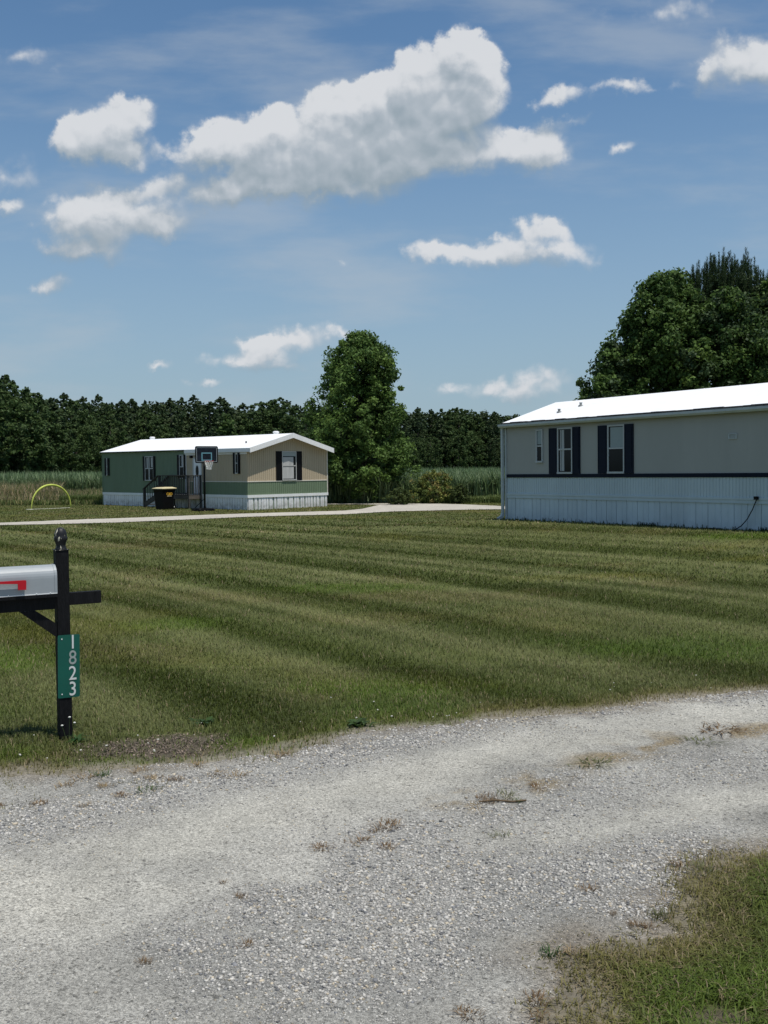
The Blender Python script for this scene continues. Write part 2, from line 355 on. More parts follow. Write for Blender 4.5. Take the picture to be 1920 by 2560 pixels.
# ------------------------------------------------------------------ generic building pieces, local frame: x along the wall, -y outward
def ribbed(name, x0, x1, z0, z1, pitch, depth, m, parent, y=0., groove=.25, swap=None, jitter=0, zt=None, zb=None):
    """sheet with vertical grooves; zt/zb optional functions of x for sloping tops/bottoms. swap=(origin, dir, out) to lay it on another face"""
    n = max(1, int(round((x1-x0)/pitch))); pw = (x1-x0)/n; xs = []; ys = []
    rr = random.Random(int(x1*100))
    for i in range(n):
        a = x0+i*pw+(rr.uniform(-jitter, jitter)*pw if i else 0)
        for q, d in ((0, depth), (groove*.35, depth), (groove*.6, 0), (1-groove*.25, 0)):
            xs.append(a+q*pw); ys.append(d)
    xs.append(x1); ys.append(depth)
    V = []; T = []
    for i, (x, d) in enumerate(zip(xs, ys)):
        b = zb(x) if zb else z0; t = zt(x) if zt else z1
        V += [(x, y+d, b), (x, y+d, t)]
    for i in range(len(xs)-1): T.append((2*i, 2*i+2, 2*i+3, 2*i+1))
    mb = MB()
    if swap:
        o, dx, dy = swap
        V = [(o[0]+dx[0]*p[0]-dy[0]*p[1], o[1]+dx[1]*p[0]-dy[1]*p[1], p[2]) for p in V]
    mb.add(V, T); return mb.build(name, m, parent)

def window(par, x0, x1, z0, z1, frame, shutters=None, mull=False, content=None, fw=.045, mid=.5, mtx=None, sh_m=None, panels=False, glassm=None, proud=0.):
    """double-hung window standing 3 cm proud of the wall. shutters = (wl, wr)."""
    def T(mb):
        if mtx is not None: mb.v = [tuple(mtx @ Vector(p)) for p in mb.v]
        return mb
    f = MB(); fw2 = fw
    f.box(x0, x1, -.045, .0, z1-fw2, z1); f.box(x0, x1, -.06, .0, z0, z0+fw2*1.2)
    f.box(x0, x0+fw2, -.043, .0, z0+fw2*1.2, z1-fw2); f.box(x1-fw2, x1, -.043, .0, z0+fw2*1.2, z1-fw2)
    zm = z0+(z1-z0)*mid
    f.box(x0+fw2, x1-fw2, -.038, .0, zm-.022, zm+.022)
    if mull: xm = (x0+x1)/2; f.box(xm-.04, xm+.04, -.04, .0, z0+fw2*1.2, zm-.022); f.box(xm-.04, xm+.04, -.04, 0, zm+.022, z1-fw2)
    fo = T(f).build('window', frame, par)
    T(MB().box(x0+fw2, x1-fw2, -.016, -.004, z0+fw2, z1-fw2)).build('pane', glassm or MT['glass'], fo)
    if content:
        for (a, b, c, d, m) in content:
            T(MB().box(x0+(x1-x0)*a, x0+(x1-x0)*b, -.022, -.017, z0+(z1-z0)*c, z0+(z1-z0)*d)).build('curtain' if m is MT['curtain'] else 'window_shade', m, fo)
    if shutters:
        for k, wv in enumerate(shutters):
            if not wv: continue
            a, b = (x0-wv, x0-.004) if k == 0 else (x1+.004, x1+wv)
            s = MB(); s.box(a, b, -.03-proud, .0, z0, z1)
            if panels:
                h = z1-z0
                for q0, q1 in ((.10, .53), (.57, .94)):
                    s.box(a+.05, b-.05, -.042, -.0295, z0+h*q0, z0+h*q1)
                    s.box(a, a+.035, -.04, -.0295, z0+h*q0, z0+h*q1); s.box(b-.035, b, -.04, -.0295, z0+h*q0, z0+h*q1)
                s.box(a, b, -.04, -.0295, z0+h*.53, z0+h*.57); s.box(a, b, -.04, -.0295, z0, z0+h*.10); s.box(a, b, -.04, -.0295, z0+h*.94, z1)
            else:
                h = z1-z0; nn = int(h/.07)
                for q in range(nn):
                    za = z0+.05+(h-.1)*q/nn; s.box(a+.03, b-.03, -.037-proud, -.0295-proud, za, za+.035)
            T(s).build('shutter', sh_m or MT['black'], par)
    return fo

# =================================================================== RIGHT HOME (grey and pale)
ang = math.atan2(RD[1], RD[0])
RH = empty('mobile_home', (RA[0], RA[1], 0), ang, 'long taupe mobile home with navy shutters, navy stripe and pale lower siding', 'mobile home')
RH.rotation_euler = Vector((0, -0.0055, ang))
RW, RL = 4.4, 15.0
bpy.context.view_layer.update()
def wallpt(home, px, py, plane_y=0.):
    mi = np.array(home.matrix_world.inverted()); r = pix(px, py)
    o = mi @ np.array([0, 0, CZ, 1]); d = mi[:3, :3] @ r
    t = (plane_y-o[1])/d[1]; return o[0]+d[0]*t, o[2]+d[2]*t
# (local y is inward, because the wall runs to the right as seen from outside)
def W(px, py): return wallpt(RH, px, py)
ze = 3.24; zbt = 1.66; zbb = 1.555; zst, zsb = 1.055, .93
zslope = lambda x: .004*x
MB().box(.03, RL-.03, .03, RW, -.3, ze-.005).build('wall', MT['taupe'], RH)
ribbed('upper_siding', .02, RL, zbt, ze, .4064, .0015, MT['taupe'], RH, groove=.03)
MB().box(0, RL, -.025, .028, zbb, zbt).build('stripe_trim', MT['navy'], RH)
ribbed('lower_siding', .02, RL, zst, zbb, .1016, .012, MT['pale'], RH, groove=.3)
s_ = MB(); s_.box(0, RL, -.035, .028, zst-.055, zst+.0); s_.box(0, RL, -.022, .028, zsb, zst-.057); s_.box(0, RL, -.03, .028, zsb-.02, zsb-.001)
s_.build('skirt_rail', MT['pale'], RH)
ribbed('skirt', .02, RL, -.3, zsb-.02, .405, .02, MT['paleskirt'], RH, groove=.09, jitter=.04)
sb = MB()
for i in range(int(RL/.405)):
    sb.box(.02+.405*(i+.53), .02+.405*(i+.53)+.012, -.006, .004, -.3, zsb-.02)
sb.build('skirt_rib', MT['paleskirt'], RH)
MB().box(-.05, .02, -.04, .03, -.25, ze-.0).build('corner_trim', MT['gutter'], RH)
# roof
rise = .78
roof = MB(); a0 = -.10
pr = [(a0, ze+.05), (RW/2, ze+rise), (RW-a0, ze+.05), (RW-a0, ze+.01), (RW/2, ze+rise-.06), (a0, ze+.01)]
roof.prism(pr, 'x', -.14, RL+.1)
for i in range(1, 12):                                     # faint standing seams
    x = i*1.22
    for sx in (0, 1):
        ya, yb = (a0+.02, RW/2) if sx == 0 else (RW-a0-.02, RW/2)
        roof.bar((x, ya, ze+.05), (x, yb, ze+rise), .03, .008)
ro = roof.build('roof', MT['roof'], RH)
gb = MB(); gb.prism([(.03, ze-.005), (RW/2, ze+rise-.07), (RW-.03, ze-.005)], 'x', .02, .1); gb.build('gable_wall', MT['taupe'], RH)
sl_ = MB(); rr = random.Random(4); x = -.14
while x < RL:
    l = rr.uniform(.15, .6); hgt = rr.uniform(.012, .03); sl_.box(x, x+l*.97, a0-.028, a0+rr.uniform(.03, .09), ze+.02, ze+.045+hgt); x += l
sl_.build('roof_seal', MT['seal'], RH)
gt = MB(); gt.prism([(a0-.13, ze+.01), (a0-.13, ze-.05), (a0-.09, ze-.10), (a0-.0, ze-.10), (a0-.0, ze+.01), (a0-.012, ze+.01), (a0-.012, ze-.085), (a0-.085, ze-.085), (a0-.118, ze-.045), (a0-.118, ze+.01)], 'x', -.16, RL)
gt.build('gutter', MT['gutter'], RH)
MB().box(-.1, RL, a0+.0005, -.001, ze-.04, ze+.0).build('soffit', MT['gutter'], RH)
dn = MB(); 
dn.box(-.15, -.07, -.12, -.05, .36, ze-.1)
dn.prism([(-.12, .42), (-.05, .42), (-.05, .34), (-.10, .26), (-.27, .20), (-.31, .27), (-.16, .33)], 'x', -.155, -.065)
dn.build('downspout', MT['gutter'], RH)
for q in (1.3, 2.6): MB().box(-.155, -.065, -.123, -.04, q, q+.03).build('downspout_strap', MT['gutter'], RH)
# windows, from their places on the wall
def rect(home, ax, ay, bx, by): x0, z1 = wallpt(home, ax, ay); x1, z0 = wallpt(home, bx, by); return x0, x1, z0, z1
x0, x1, z0, z1 = rect(RH, 1341.5, 1074, 1358.6, 1156.5)
window(RH, x0, x1, z0, z1, MT['frame'], content=[(.2, .8, .55, .95, MT['blind'])])
x0, x1, z0, z1 = rect(RH, 1395, 1070, 1433, 1185); z0 = max(z0, zbt+.004); wa = x0-W(1374, 1100)[0]; wb = W(1451, 1100)[0]-x1
window(RH, x0, x1, z0, z1, MT['frame'], (wa, wb), content=[(.17, .24, .06, .95, MT['curtain']), (.27, .44, .06, .95, MT['curtain'])], sh_m=MT['navy'], panels=True, mid=.53)
x0, x1, z0, z1 = rect(RH, 1520.5, 1063, 1563, 1184.5); z0 = max(z0, zbt+.004); wa = x0-W(1496.5, 1100)[0]; wb = W(1584.5, 1100)[0]-x1
window(RH, x0, x1, z0, z1, MT['frame'], (wa, wb), content=[(.16, .96, .54, .95, MT['blind'])], sh_m=MT['navy'], panels=True, mid=.52)
x0, x1, z0, z1 = rect(RH, 1822.5, 1084.5, 1843, 1097)
vt = MB(); vt.box(x0, x1, -.03, 0, z0, z0+.015); vt.box(x0, x1, -.03, 0, z1-.02, z1); vt.box(x0, x0+.02, -.029, 0, z0+.015, z1-.02); vt.box(x1-.02, x1, -.029, 0, z0+.015, z1-.02)
for i in range(4): za = z0+.02+(z1-z0-.05)*i/4; vt.box(x0+.02, x1-.02, -.022, 0, za, za+.012)
vt.build('exhaust_vent', MT['gutter'], RH)
def roofpt(px, py, zr):                                    # a point of the near roof slope
    mi = np.array(RH.matrix_world.inverted()); r = pix(px, py); o = mi @ np.array([0, 0, CZ, 1]); d = mi[:3, :3] @ r
    k = (rise-.05)/(RW/2-a0); t = (ze+.05+k*(o[1]-a0)-o[2])/(d[2]-k*d[1]); return o[:3]+d*t
for (px, py) in ((1398, 1031), (1452, 1015)):
    p = roofpt(px, py, 0); 
    v_ = MB().lathe([(.08, -.03), (.08, .02), (.04, .04), (.04, .09), (.055, .095), (.055, .11)], p, 12); v_.build('roof_vent', mat('grey_vent_pipe', (.25, .26, .25), .6, .3, 9), RH)
# hose on the home
pts = [(1895, 1246), (1891, 1250), (1881, 1274), (1868, 1298), (1853, 1315), (1836, 1325), (1820, 1330)]
hp = []
for i, (px, py) in enumerate(pts):
    pl = -.07-.02*i if i < 5 else -.2-.04*(i-5)
    x, z = wallpt(RH, px, py, pl); q = RH.matrix_world @ Vector((x, pl, z)); hp.append(q)
for k in range(1, 5):
    q = hp[6].copy(); q.x -= .12*k; q.y += .16*k; q.z = float(hz(q.x, q.y))+.03; hp.append(q)
ho = tag(MB().tube(hp, .013, 8).build('garden_hose', MT['plblack'], None, True), 'thin black hose hanging from the tap on the pale skirt of the taupe home', 'hose')
x, z = wallpt(RH, 1895, 1245); MB().box(x-.05, x+.05, -.10, -.036, z-.04, z+.04).build('tap', MT['plblack'], RH)

# =================================================================== LEFT HOME (green and beige)
LA = at(620, 1275, 52); LFar = at(258, 1259, 61.5)
ld = np.array([LFar[0]-LA[0], LFar[1]-LA[1]]); LLEN = float(np.hypot(*ld)); ld /= LLEN
# local x runs from the near corner along the gable wall to the right; local y runs back along the long side
lang = math.atan2(-ld[0], ld[1])
LH = empty('mobile_home', (LA[0], LA[1], 0), lang, 'small green and beige mobile home with white skirt and gable facing the lawn', 'mobile home')
bpy.context.view_layer.update()
LWID = 5.46
def LG(px, py):                                            # point on the gable wall (y=0)
    return wallpt(LH, px, py)
def LS(px, py):                                            # point on the long side (x=0): returns (distance back, z)
    mi = np.array(LH.matrix_world.inverted()); r = pix(px, py); o = mi @ np.array([0, 0, CZ, 1]); d = mi[:3, :3] @ r
    t = -o[0]/d[0]; return o[1]+d[1]*t, o[2]+d[2]*t
zf, zb, zev, zap = .556, 1.21, 2.86, 3.70
MB().box(.03, LWID-.03, .03, LLEN-.03, -.6, zev-.01).build('wall', MT['green'], LH)
gm = MB().prism([(.03, zev-.01), (LWID/2, zap-.10), (LWID-.03, zev-.01)], 'y', .03, .12).build('gable_panel', MT['beige'], LH)
gtop = lambda x: zev-.02+(zap-.10-zev+.02)*(1-abs(x-LWID/2)/(LWID/2))
ribbed('upper_siding', 0, LWID, zb+.04, zev, .13, .018, MT['beige'], LH, zt=gtop)
ribbed('lower_siding', 0, LWID, zf, zb, .13, .018, MT['green'], LH)
MB().box(-.02, LWID+.02, -.02, .025, zb, zb+.045).build('belt_trim', mat('cream_trim', (.68, .64, .56), .6, .06, 4), LH)
MB().box(-.03, LWID+.03, -.03, .025, zf-.14, zf).build('skirt_rail', MT['white'], LH)
ribbed('skirt', 0, LWID, -.6, zf-.14, .205, .035, MT['whiteskirt'], LH, groove=.45, jitter=.34)
# long side, swapped frame: distance t back from the near corner; outward is -x
SW = ((0, 0), (0, 1), (1, 0))
def side_rib(name, t0, t1, z0, z1, m, pitch=.13, dep=.015, **k):
    return ribbed(name, t0, t1, z0, z1, pitch, dep, m, LH, swap=((0, 0), (0, 1), (-1, 0)), **k)
tb, _ = LS(466, 1160)                                      # where beige meets green
side_rib('upper_siding', 0, tb, zb+.04, zev-.1, MT['beige'])
side_rib('lower_siding', 0, tb, zf, zb, MT['green'])
side_rib('green_siding', tb+.06, LLEN, zf, zev, MT['green'])
MB().box(-.02, .025, .03, tb, zb, zb+.04).build('belt_trim', bpy.data.materials['cream_trim'], LH)
MB().box(-.03, .025, .026, LLEN, zf-.14, zf).build('skirt_rail', MT['white'], LH)
ribbed('skirt', 0, LLEN, -.6, zf-.14, .21, .03, MT['whiteskirt'], LH, swap=((0, 0), (0, 1), (-1, 0)), groove=.5, jitter=.1)
MB().box(-.035, .025, tb, tb+.09, zf, zev-.01).build('corner_trim', MT['white'], LH)
MB().box(-.03, .025, .03, tb, zev-.24, zev-.01).build('frieze_board', MT['white'], LH)
MB().box(LWID-.03, LWID+.02, -.02, .026, zf, zev-.02).build('corner_trim', bpy.data.materials['cream_trim'], LH)
# roof
ov = .38; so_ = .12
def slope(x): return zap-(zap-(zev+.07))*abs(x-LWID/2)/(LWID/2+so_)
rf = MB(); rf.prism([(-so_, slope(-so_)), (LWID/2, zap), (LWID+so_, slope(LWID+so_)), (LWID+so_, slope(LWID+so_)-.04), (LWID/2, zap-.05), (-so_, slope(-so_)-.04)], 'y', -ov, LLEN+.06)
rf.build('roof', MT['roof'], LH)
fa = MB()
for sgn in (0, 1):
    xa, xb = (-so_-.02, LWID/2) if sgn == 0 else (LWID/2, LWID+so_+.02)
    fa.prism([(xa, slope(xa)+.012), (xb, slope(xb)+.012), (xb, slope(xb)-.24), (xa, slope(xa)-.24)], 'y', -ov-.03, -ov-.003)
    n = 26
    for i in range(n):
        xx = xa+(xb-xa)*(i+.5)/n; fa.box(xx-.01, xx+.01, -ov-.038, -ov-.0295, slope(xx)-.23, slope(xx)-.005)
fa.build('fascia', MT['white'], LH)
MB().box(-.02, .025, LLEN-.04, LLEN+.02, -.3, zev).build('corner_trim', MT['green'], LH)
sf = MB().prism([(-so_+.01, slope(-so_)-.045), (LWID/2, zap-.11), (LWID+so_-.01, slope(LWID+so_)-.045), (LWID+so_-.01, slope(LWID+so_)-.06), (LWID/2, zap-.125), (-so_+.01, slope(-so_)-.06)], 'y', -ov+.001, -.001); sf.build('soffit', MT['white'], LH)
MB().box(-so_-.02, -so_+.0, -ov, tb, slope(-so_)-.20, slope(-so_)-.01).build('side_fascia', MT['white'], LH)
MB().box(-so_-.02, -so_+.0, tb+.002, LLEN, slope(-so_)-.05, slope(-so_)-.012).build('roof_edge', MT['seal'], LH)
for (px, py, far) in ((381, 1109, .5), (690, 1083, .2)):
    r = pix(px, py); mi = np.array(LH.matrix_world.inverted()); o = mi @ np.array([0, 0, CZ, 1]); d = mi[:3, :3] @ r
    t = (LWID/2+.35-o[0])/d[0]; p = o[:3]+d*t
    MB().lathe([(.14, -.35), (.14, .0), (.17, .0), (.17, .07), (.10, .10)], (p[0], p[1], slope(p[0])+.16), 12).build('roof_vent', MT['roof'], LH)
r = pix(585, 1113); k = 0
MB().lathe([(.04, -.1), (.04, .1)], (.9, 1.2, slope(.9)), 8).build('vent_pipe', MT['seal'], LH)
# gable window
x0, z1 = LG(704, 1128); x1, z0 = LG(740.5, 1202); z0 = max(z0, zb+.05)
window(LH, x0, x1, z0, z1, MT['frame'], (.40, .40), content=[(.05, .97, .83, .97, MT['blind']), (.05, .80, .52, .80, MT['curtain']), (.05, .82, .06, .47, MT['curtain'])], fw=.04)
# side windows : build in wall frame then turn on to the long side. local wall frame (t, -out, z) -> (x=out? , y=t)
TS = Matrix(((0, 1, 0, 0), (1, 0, 0, 0), (0, 0, 1, 0), (0, 0, 0, 1)))
def side_window(pa, ya, pb, yb, sh, mull=False, content=None, z0f=None):
    tA, z1 = LS(pa, ya); tB, z0 = LS(pb, yb); t0, t1 = min(tA, tB), max(tA, tB)
    if z0f is not None: z0 = z0f
    window(LH, t0, t1, z0, z1, MT['frame'], (sh, sh), mull=mull, content=content, mtx=TS, fw=.04, proud=.03)
side_window(266.8, 1145.5, 270.8, 1189, .17)
side_window(362.7, 1141, 385.4, 1202, .16, True, [(.1, .3, .55, .95, MT['curtain']), (.65, .8, .5, .95, MT['curtain'])])
side_window(448.7, 1137, 461.4, 1197, .17, False, [(.15, .5, .5, .95, MT['curtain'])])
side_window(588.5, 1131.5, 596.5, 1184.5, .15, False)
# door with its trim
tA, _ = LS(503.5, 1160); tB, _ = LS(486, 1160); dz0, dz1 = zf+.03, 2.42
dd = MB(); dd.box(-.05, -.016, tA, tB, dz0, dz1); dr = dd.build('door', MT['white'], LH)
tf = MB(); tf.box(-.06, -.016, tA-.08, tA-.004, zf, dz1+.05); tf.box(-.06, -.016, tB+.004, tB+.08, zf, dz1+.05); tf.box(-.06, -.016, tA-.003, tB+.003, dz1+.004, dz1+.08); tf.build('door_frame', MT['frame'], LH)
oc = (tA+tB)/2
ovl = MB(); ovl.prism([(oc+.13*math.cos(a), 1.78+.30*math.sin(a)) for a in [i*math.pi/12 for i in range(24)]], 'x', -.062, -.0505); ovl.build('oval_window', MT['glass'], dr)
MB().box(-.10, -.0505, tB-.09, tB-.05, 1.45, 1.50).build('handle', MT['plblack'], dr)
tL, zL = LS(481, 1142); MB().box(-.16, -.016, tL-.05, tL+.05, zL-.07, zL+.07).build('porch_lamp', MT['plblack'], LH)

# =================================================================== PORCH (own thing, in the home's frame)
PO = empty('porch_steps', (LA[0], LA[1], 0), lang, 'dark wooden porch with baluster railing and steps at the green home door', 'porch')
def pu(px, out):                                           # distance back for image column px at 'out' metres from the wall
    mi = np.array(LH.matrix_world.inverted()); r = pix(px, 1200); o = mi @ np.array([0, 0, CZ, 1]); d = mi[:3, :3] @ r
    t = (-out-o[0])/d[0]; return o[1]+d[1]*t
OUT = .85
t0 = pu(504, .06); t1 = pu(396, OUT); t2 = pu(361, OUT)
zd = zf-.02; zr = zd+1.0
gl = float(hz(LA[0]-3, LA[1]+3))
dk = MB(); nb = 8
for i in range(nb):
    a = -.06-(OUT-.06)*i/nb; b = -.06-(OUT-.06)*(i+1)/nb+.01; dk.box(b, a, t0, t1, zd-.03, zd)
dk.build('deck', MT['darkwood'], PO)
rb = MB(); rb.box(-OUT-.03, -OUT+.01, t0, t1, zd-.22, zd-.031); rb.box(-OUT+.011, -.06, t0-.0, t0+.035, zd-.22, zd-.031); rb.box(-OUT+.011, -.06, t1-.035, t1, zd-.22, zd-.031)
rb.build('rim_board', mat('brown_grey_wood', (.11, .095, .08), .85, .3, 4, stretch=(1, 1, 4)), PO)
def post(x, y, z1, name='post', wd=.09): return MB().box(x-wd/2, x+wd/2, y-wd/2, y+wd/2, gl-.4, z1).build(name, MT['darkwood'], PO)
post(-OUT, t0+.05, zr+.0); post(-OUT, t1-.05, zr); post(-.10, t0+.05, zr); post(-OUT, (t0+t1)/2, zd-.22); post(-OUT, t2+.05-.0, gl+1.05)
post(-.12, t1+.95, gl+1.0)
def rail(a, b, nm='handrail'):
    return MB().bar(a, b, .13, .04).build(nm, MT['darkwood'], PO)
rail((-OUT, t0-.03, zr+.02), (-OUT, t1+.02, zr+.02)); rail((-OUT+.07, t0+.05, zr+.02), (-.06, t0+.05, zr+.02))
rail((-.10, (t0+t1)/2+.6, zr+.02), (-.10, t1+.05, zr+.02))
dzs = zr-.02-(gl+1.03); 
rail((-OUT, t1+.02, zr+.02), (-OUT, t2+.12, gl+1.0)); rail((-.10, t1+.05, zr+.02), (-.10, t2+.15, gl+1.0))
bl = []
def baluster(x, y, za, zb_): MB().box(x-.019, x+.019, y-.019, y+.019, za, zb_).build('baluster', MT['darkwood'], PO)
n = 17
for i in range(1, n):
    t = t0+.05+(t1-t0-.1)*i/n
    if abs(t-(t0+t1)/2) > -1: baluster(-OUT, t, zd-.12, zr+.0)
for i in range(1, 5): baluster(-OUT+(OUT-.1)*i/5, t0+.05, zd-.1, zr)
for x in (-OUT, -.10):
    for i in range(1, 7):
        q = i/7; t = t1+(t2+.1-t1)*q; zt_ = zr+(gl+1.0-zr)*q; baluster(x, t, zt_-.95, zt_)
    MB().bar((x, t1, zd-.06), (x, t2+.06, gl+.08), .04, .2).build('stringer', MT['darkwood'], PO)
    MB().bar((x, t1, zd+.1), (x, t2+.12, gl+.2), .04, .07).build('bottom_rail', MT['darkwood'], PO)
MB().bar((-OUT, t0+.05, zd+.08), (-OUT, t1-.05, zd+.08), .04, .07).build('bottom_rail', MT['darkwood'], PO)
for i in range(3):
    q = (i+1)/4; t = t1+(t2-t1)*(i+.45)/3; z = zd+(gl-zd)*q
    MB().box(-OUT+.03, -.13, t-.15, t+.15, z-.04, z).build('step', MT['darkwood'], PO)

# =================================================================== BASKETBALL HOOP
bpx = ground(515.5, 1278)
nb_yaw = math.radians(30)                                  # board faces the camera, turned to the right
BH = empty('basketball_hoop', bpx, nb_yaw, 'portable basketball hoop with black backboard and white net beside the lane', 'basketball hoop')
# local: -y is the way the board faces, +y behind
pz = 2.28-bpx[2]
MB().tube([(0, .18, .10), (0, .18, pz+.25)], .048, 12).build('pole', MT['plblack'], BH, True)
ba = MB()
ba.prism([(-.42, -.05), (.42, -.05), (.50, .15), (.42, 1.0), (.25, 1.15), (-.25, 1.15), (-.42, 1.0), (-.50, .15)], 'z', 0, .13); ba.build('base', MT['plblack'], BH, bevel=.02)
br = MB(); br.tube([(-.25, .95, .13), (0, .2, .62)], .018); br.tube([(.25, .95, .13), (0, .2, .62)], .018); br.tube([(0, .0, .13), (.0, .15, .4)], .018); br.build('brace', MT['plblack'], BH)
for sx in (-1, 1): MB().tube([(sx*.36-.03, -.06, .07), (sx*.36+.03, -.06, .07)], .07, 14).build('wheel', MT['plblack'], BH)
for zz in (pz+.05, pz+.45):
    for sx in (-.1, .1): MB().bar((sx, .16, zz-.15), (sx, -.16, zz), .025, .03).build('support_arm', MT['plblack'], BH)
by = -.20; bw, bh0, bh1 = .57, pz-.08, pz+.72
def rrect(wd, a, b, r, n=5):
    out = []
    for (cx, cz, s0) in ((wd-r, b-r, 0), (-wd+r, b-r, 90), (-wd+r, a+r, 180), (wd-r, a+r, 270)):
        for i in range(n+1): an = math.radians(s0+90*i/n); out.append((cx+r*math.cos(an), cz+r*math.sin(an)))
    return out
bbm = mat('smoky_backboard', (.006, .010, .018), .3, .6, 3, spec=.2, var2=(.022, .028, .042))
bd = MB().prism(rrect(bw, bh0, bh1, .07), 'y', by, by+.03).build('backboard', bbm, BH)
fr = MB(); o_ = rrect(bw+.015, bh0-.015, bh1+.015, .08); i_ = rrect(bw-.035, bh0+.035, bh1-.035, .05); n = len(o_)
fr.add([(p[0], by-.012, p[1]) for p in o_]+[(p[0], by-.012, p[1]) for p in i_]+[(p[0], by+.04, p[1]) for p in o_]+[(p[0], by+.04, p[1]) for p in i_],
       [(i, (i+1) % n, (i+1) % n+n, i+n) for i in range(n)]+[(i+2*n, i+3*n, (i+1) % n+3*n, (i+1) % n+2*n) for i in range(n)]+[(i, i+2*n, (i+1) % n+2*n, (i+1) % n) for i in range(n)]+[(i+n, (i+1) % n+n, (i+1) % n+3*n, i+3*n) for i in range(n)])
fr.build('board_frame', MT['plblack'], bd)
def rect_line(x0, x1, z0, z1, t, y): 
    m = MB(); m.box(x0, x1, y-.004, y, z1-t, z1); m.box(x0, x1, y-.004, y, z0, z0+t); m.box(x0, x0+t, y-.004, y, z0+t, z1-t); m.box(x1-t, x1, y-.004, y, z0+t, z1-t); return m
rect_line(-bw+.045, bw-.045, bh0+.045, bh1-.05, .016, by-.001).build('border_line', mat('grey_line', (.40, .45, .47), .5), bd)
rect_line(-.27, .27, bh0+.10, bh0+.50, .05, by-.001).build('target_square', mat('light_blue_paint', (.13, .30, .36), .5), bd)
rc = (0, by-.30, pz)
red = mat('red_rim', (.42, .035, .02), .45)
MB().tube([(rc[0]+.225*math.cos(a), rc[1]+.225*math.sin(a), pz) for a in [i*2*math.pi/24 for i in range(25)]], .013, 6).build('rim', red, BH, True)
MB().box(-.09, .09, by-.08, by-.005, pz-.06, pz+.02).build('rim_bracket', red, BH)
nt = MB(); R_ = [.22, .185, .15, .125, .115]; Z_ = [0, -.11, -.22, -.33, -.42]
for i in range(12):
    for s_ in (1, -1):
        pts = []
        for k in range(5):
            a = (i+s_*.5*k)*2*math.pi/12; pts.append((rc[0]+R_[k]*math.cos(a), rc[1]+R_[k]*math.sin(a), pz+Z_[k]))
        nt.tube(pts, .008, 4)
nt.build('net', mat('white_net_cord', (.75, .75, .72), .8), BH)

# =================================================================== WHEELED BIN
bp = ground(411, 1273.5)
BN = empty('wheelie_bin', bp, math.radians(-38), 'black wheeled rubbish bin with a cream lid standing by the porch steps', 'bin')
def taper(mb, x, y, z0, z1, s0, s1, name, m, par, bev=.02):
    vs = [(sx*x*s, sy*y*s, z) for z, s in ((z0, s0), (z1, s1)) for sx, sy in ((-1, -1), (1, -1), (1, 1), (-1, 1))]
    mb.add(vs, [(0, 3, 2, 1), (4, 5, 6, 7), (0, 1, 5, 4), (1, 2, 6, 5), (2, 3, 7, 6), (3, 0, 4, 7)]); return mb.build(name, m, par, bevel=bev)
bod = taper(MB(), .37, .41, .03, .90, .80, .95, 'body', MT['plblack'], BN)
taper(MB(), .37, .41, .90, 1.06, .97, 1.06, 'upper_rim', MT['plblack'], BN)
lid = MB(); lid.add([(x, y, z) for (x, y, z) in ((-.42, -.46, 1.065), (.42, -.46, 1.065), (.42, .50, 1.065), (-.42, .50, 1.065), (-.42, -.46, 1.10), (.42, -.46, 1.10), (.42, .50, 1.11), (-.42, .50, 1.11), (-.26, -.28, 1.155), (.26, -.28, 1.155), (.26, .34, 1.165), (-.26, .34, 1.165))],
    [(0, 3, 2, 1), (0, 1, 5, 4), (1, 2, 6, 5), (2, 3, 7, 6), (3, 0, 4, 7), (4, 5, 9, 8), (5, 6, 10, 9), (6, 7, 11, 10), (7, 4, 8, 11), (8, 9, 10, 11)])
lid.build('lid', mat('cream_yellow_plastic', (.56, .49, .29), .5, .08, 3), BN, bevel=.008)
MB().tube([(-.33, .50, 1.0), (.33, .50, 1.0)], .018).build('handle', MT['plblack'], BN)
for sx in (-1, 1):
    wv = MB().tube([(sx*.30-.03, .38, .13), (sx*.30+.03, .38, .13)], .13, 16).build('wheel', MT['plblack'], BN)
    MB().tube([(sx*.34-.003, .38, .13), (sx*.34+.003, .38, .13)], .03, 8).build('hub', MT['white'], wv)
def textmesh(s, size, name, m, parent, extrude=.002, sx=1, bold=0):
    c = bpy.data.curves.new(name, 'FONT'); c.body = s; c.size = size; c.extrude = extrude; c.align_x = 'CENTER'; c.align_y = 'CENTER'; c.offset = bold
    t = bpy.data.objects.new(name+'_tmp', c); COL.objects.link(t); bpy.context.view_layer.update()
    me = bpy.data.meshes.new_from_object(t.evaluated_get(bpy.context.evaluated_depsgraph_get())); COL.objects.unlink(t); bpy.data.objects.remove(t)
    me.name = name; me.materials.clear(); me.materials.append(m)
    o = bpy.data.objects.new(name, me); COL.objects.link(o); o.parent = parent; o.scale = (sx, 1, 1); return o
ym = mat('yellow_lettering', (.62, .36, .04), .6)
tx = textmesh('C&D', .19, 'lettering', ym, bod, bold=.005); tx.rotation_euler = (math.pi/2-.03, 0, math.pi/2); tx.location = (.362, .05, .80)
tx = textmesh('DISPOSAL', .07, 'lettering', mat('pale_lettering', (.5, .42, .25), .6), bod, bold=.004); tx.rotation_euler = (math.pi/2-.03, 0, math.pi/2); tx.location = (.357, .05, .70)

# yellow toy lying on the grass
yp = ground(446, 1268)
ty = MB().tube([(-.36, 0, .05), (-.2, .0, .055), (.05, .02, .05), (.3, .03, .04), (.42, .04, .03)], [.05, .06, .045, .03, .02], 8).build('toy_bat', mat('yellow_plastic', (.62, .58, .15), .5), None, True)
ty.location = tuple(yp); tag(ty, 'long yellow toy lying on the grass between bin and basketball hoop', 'toy')

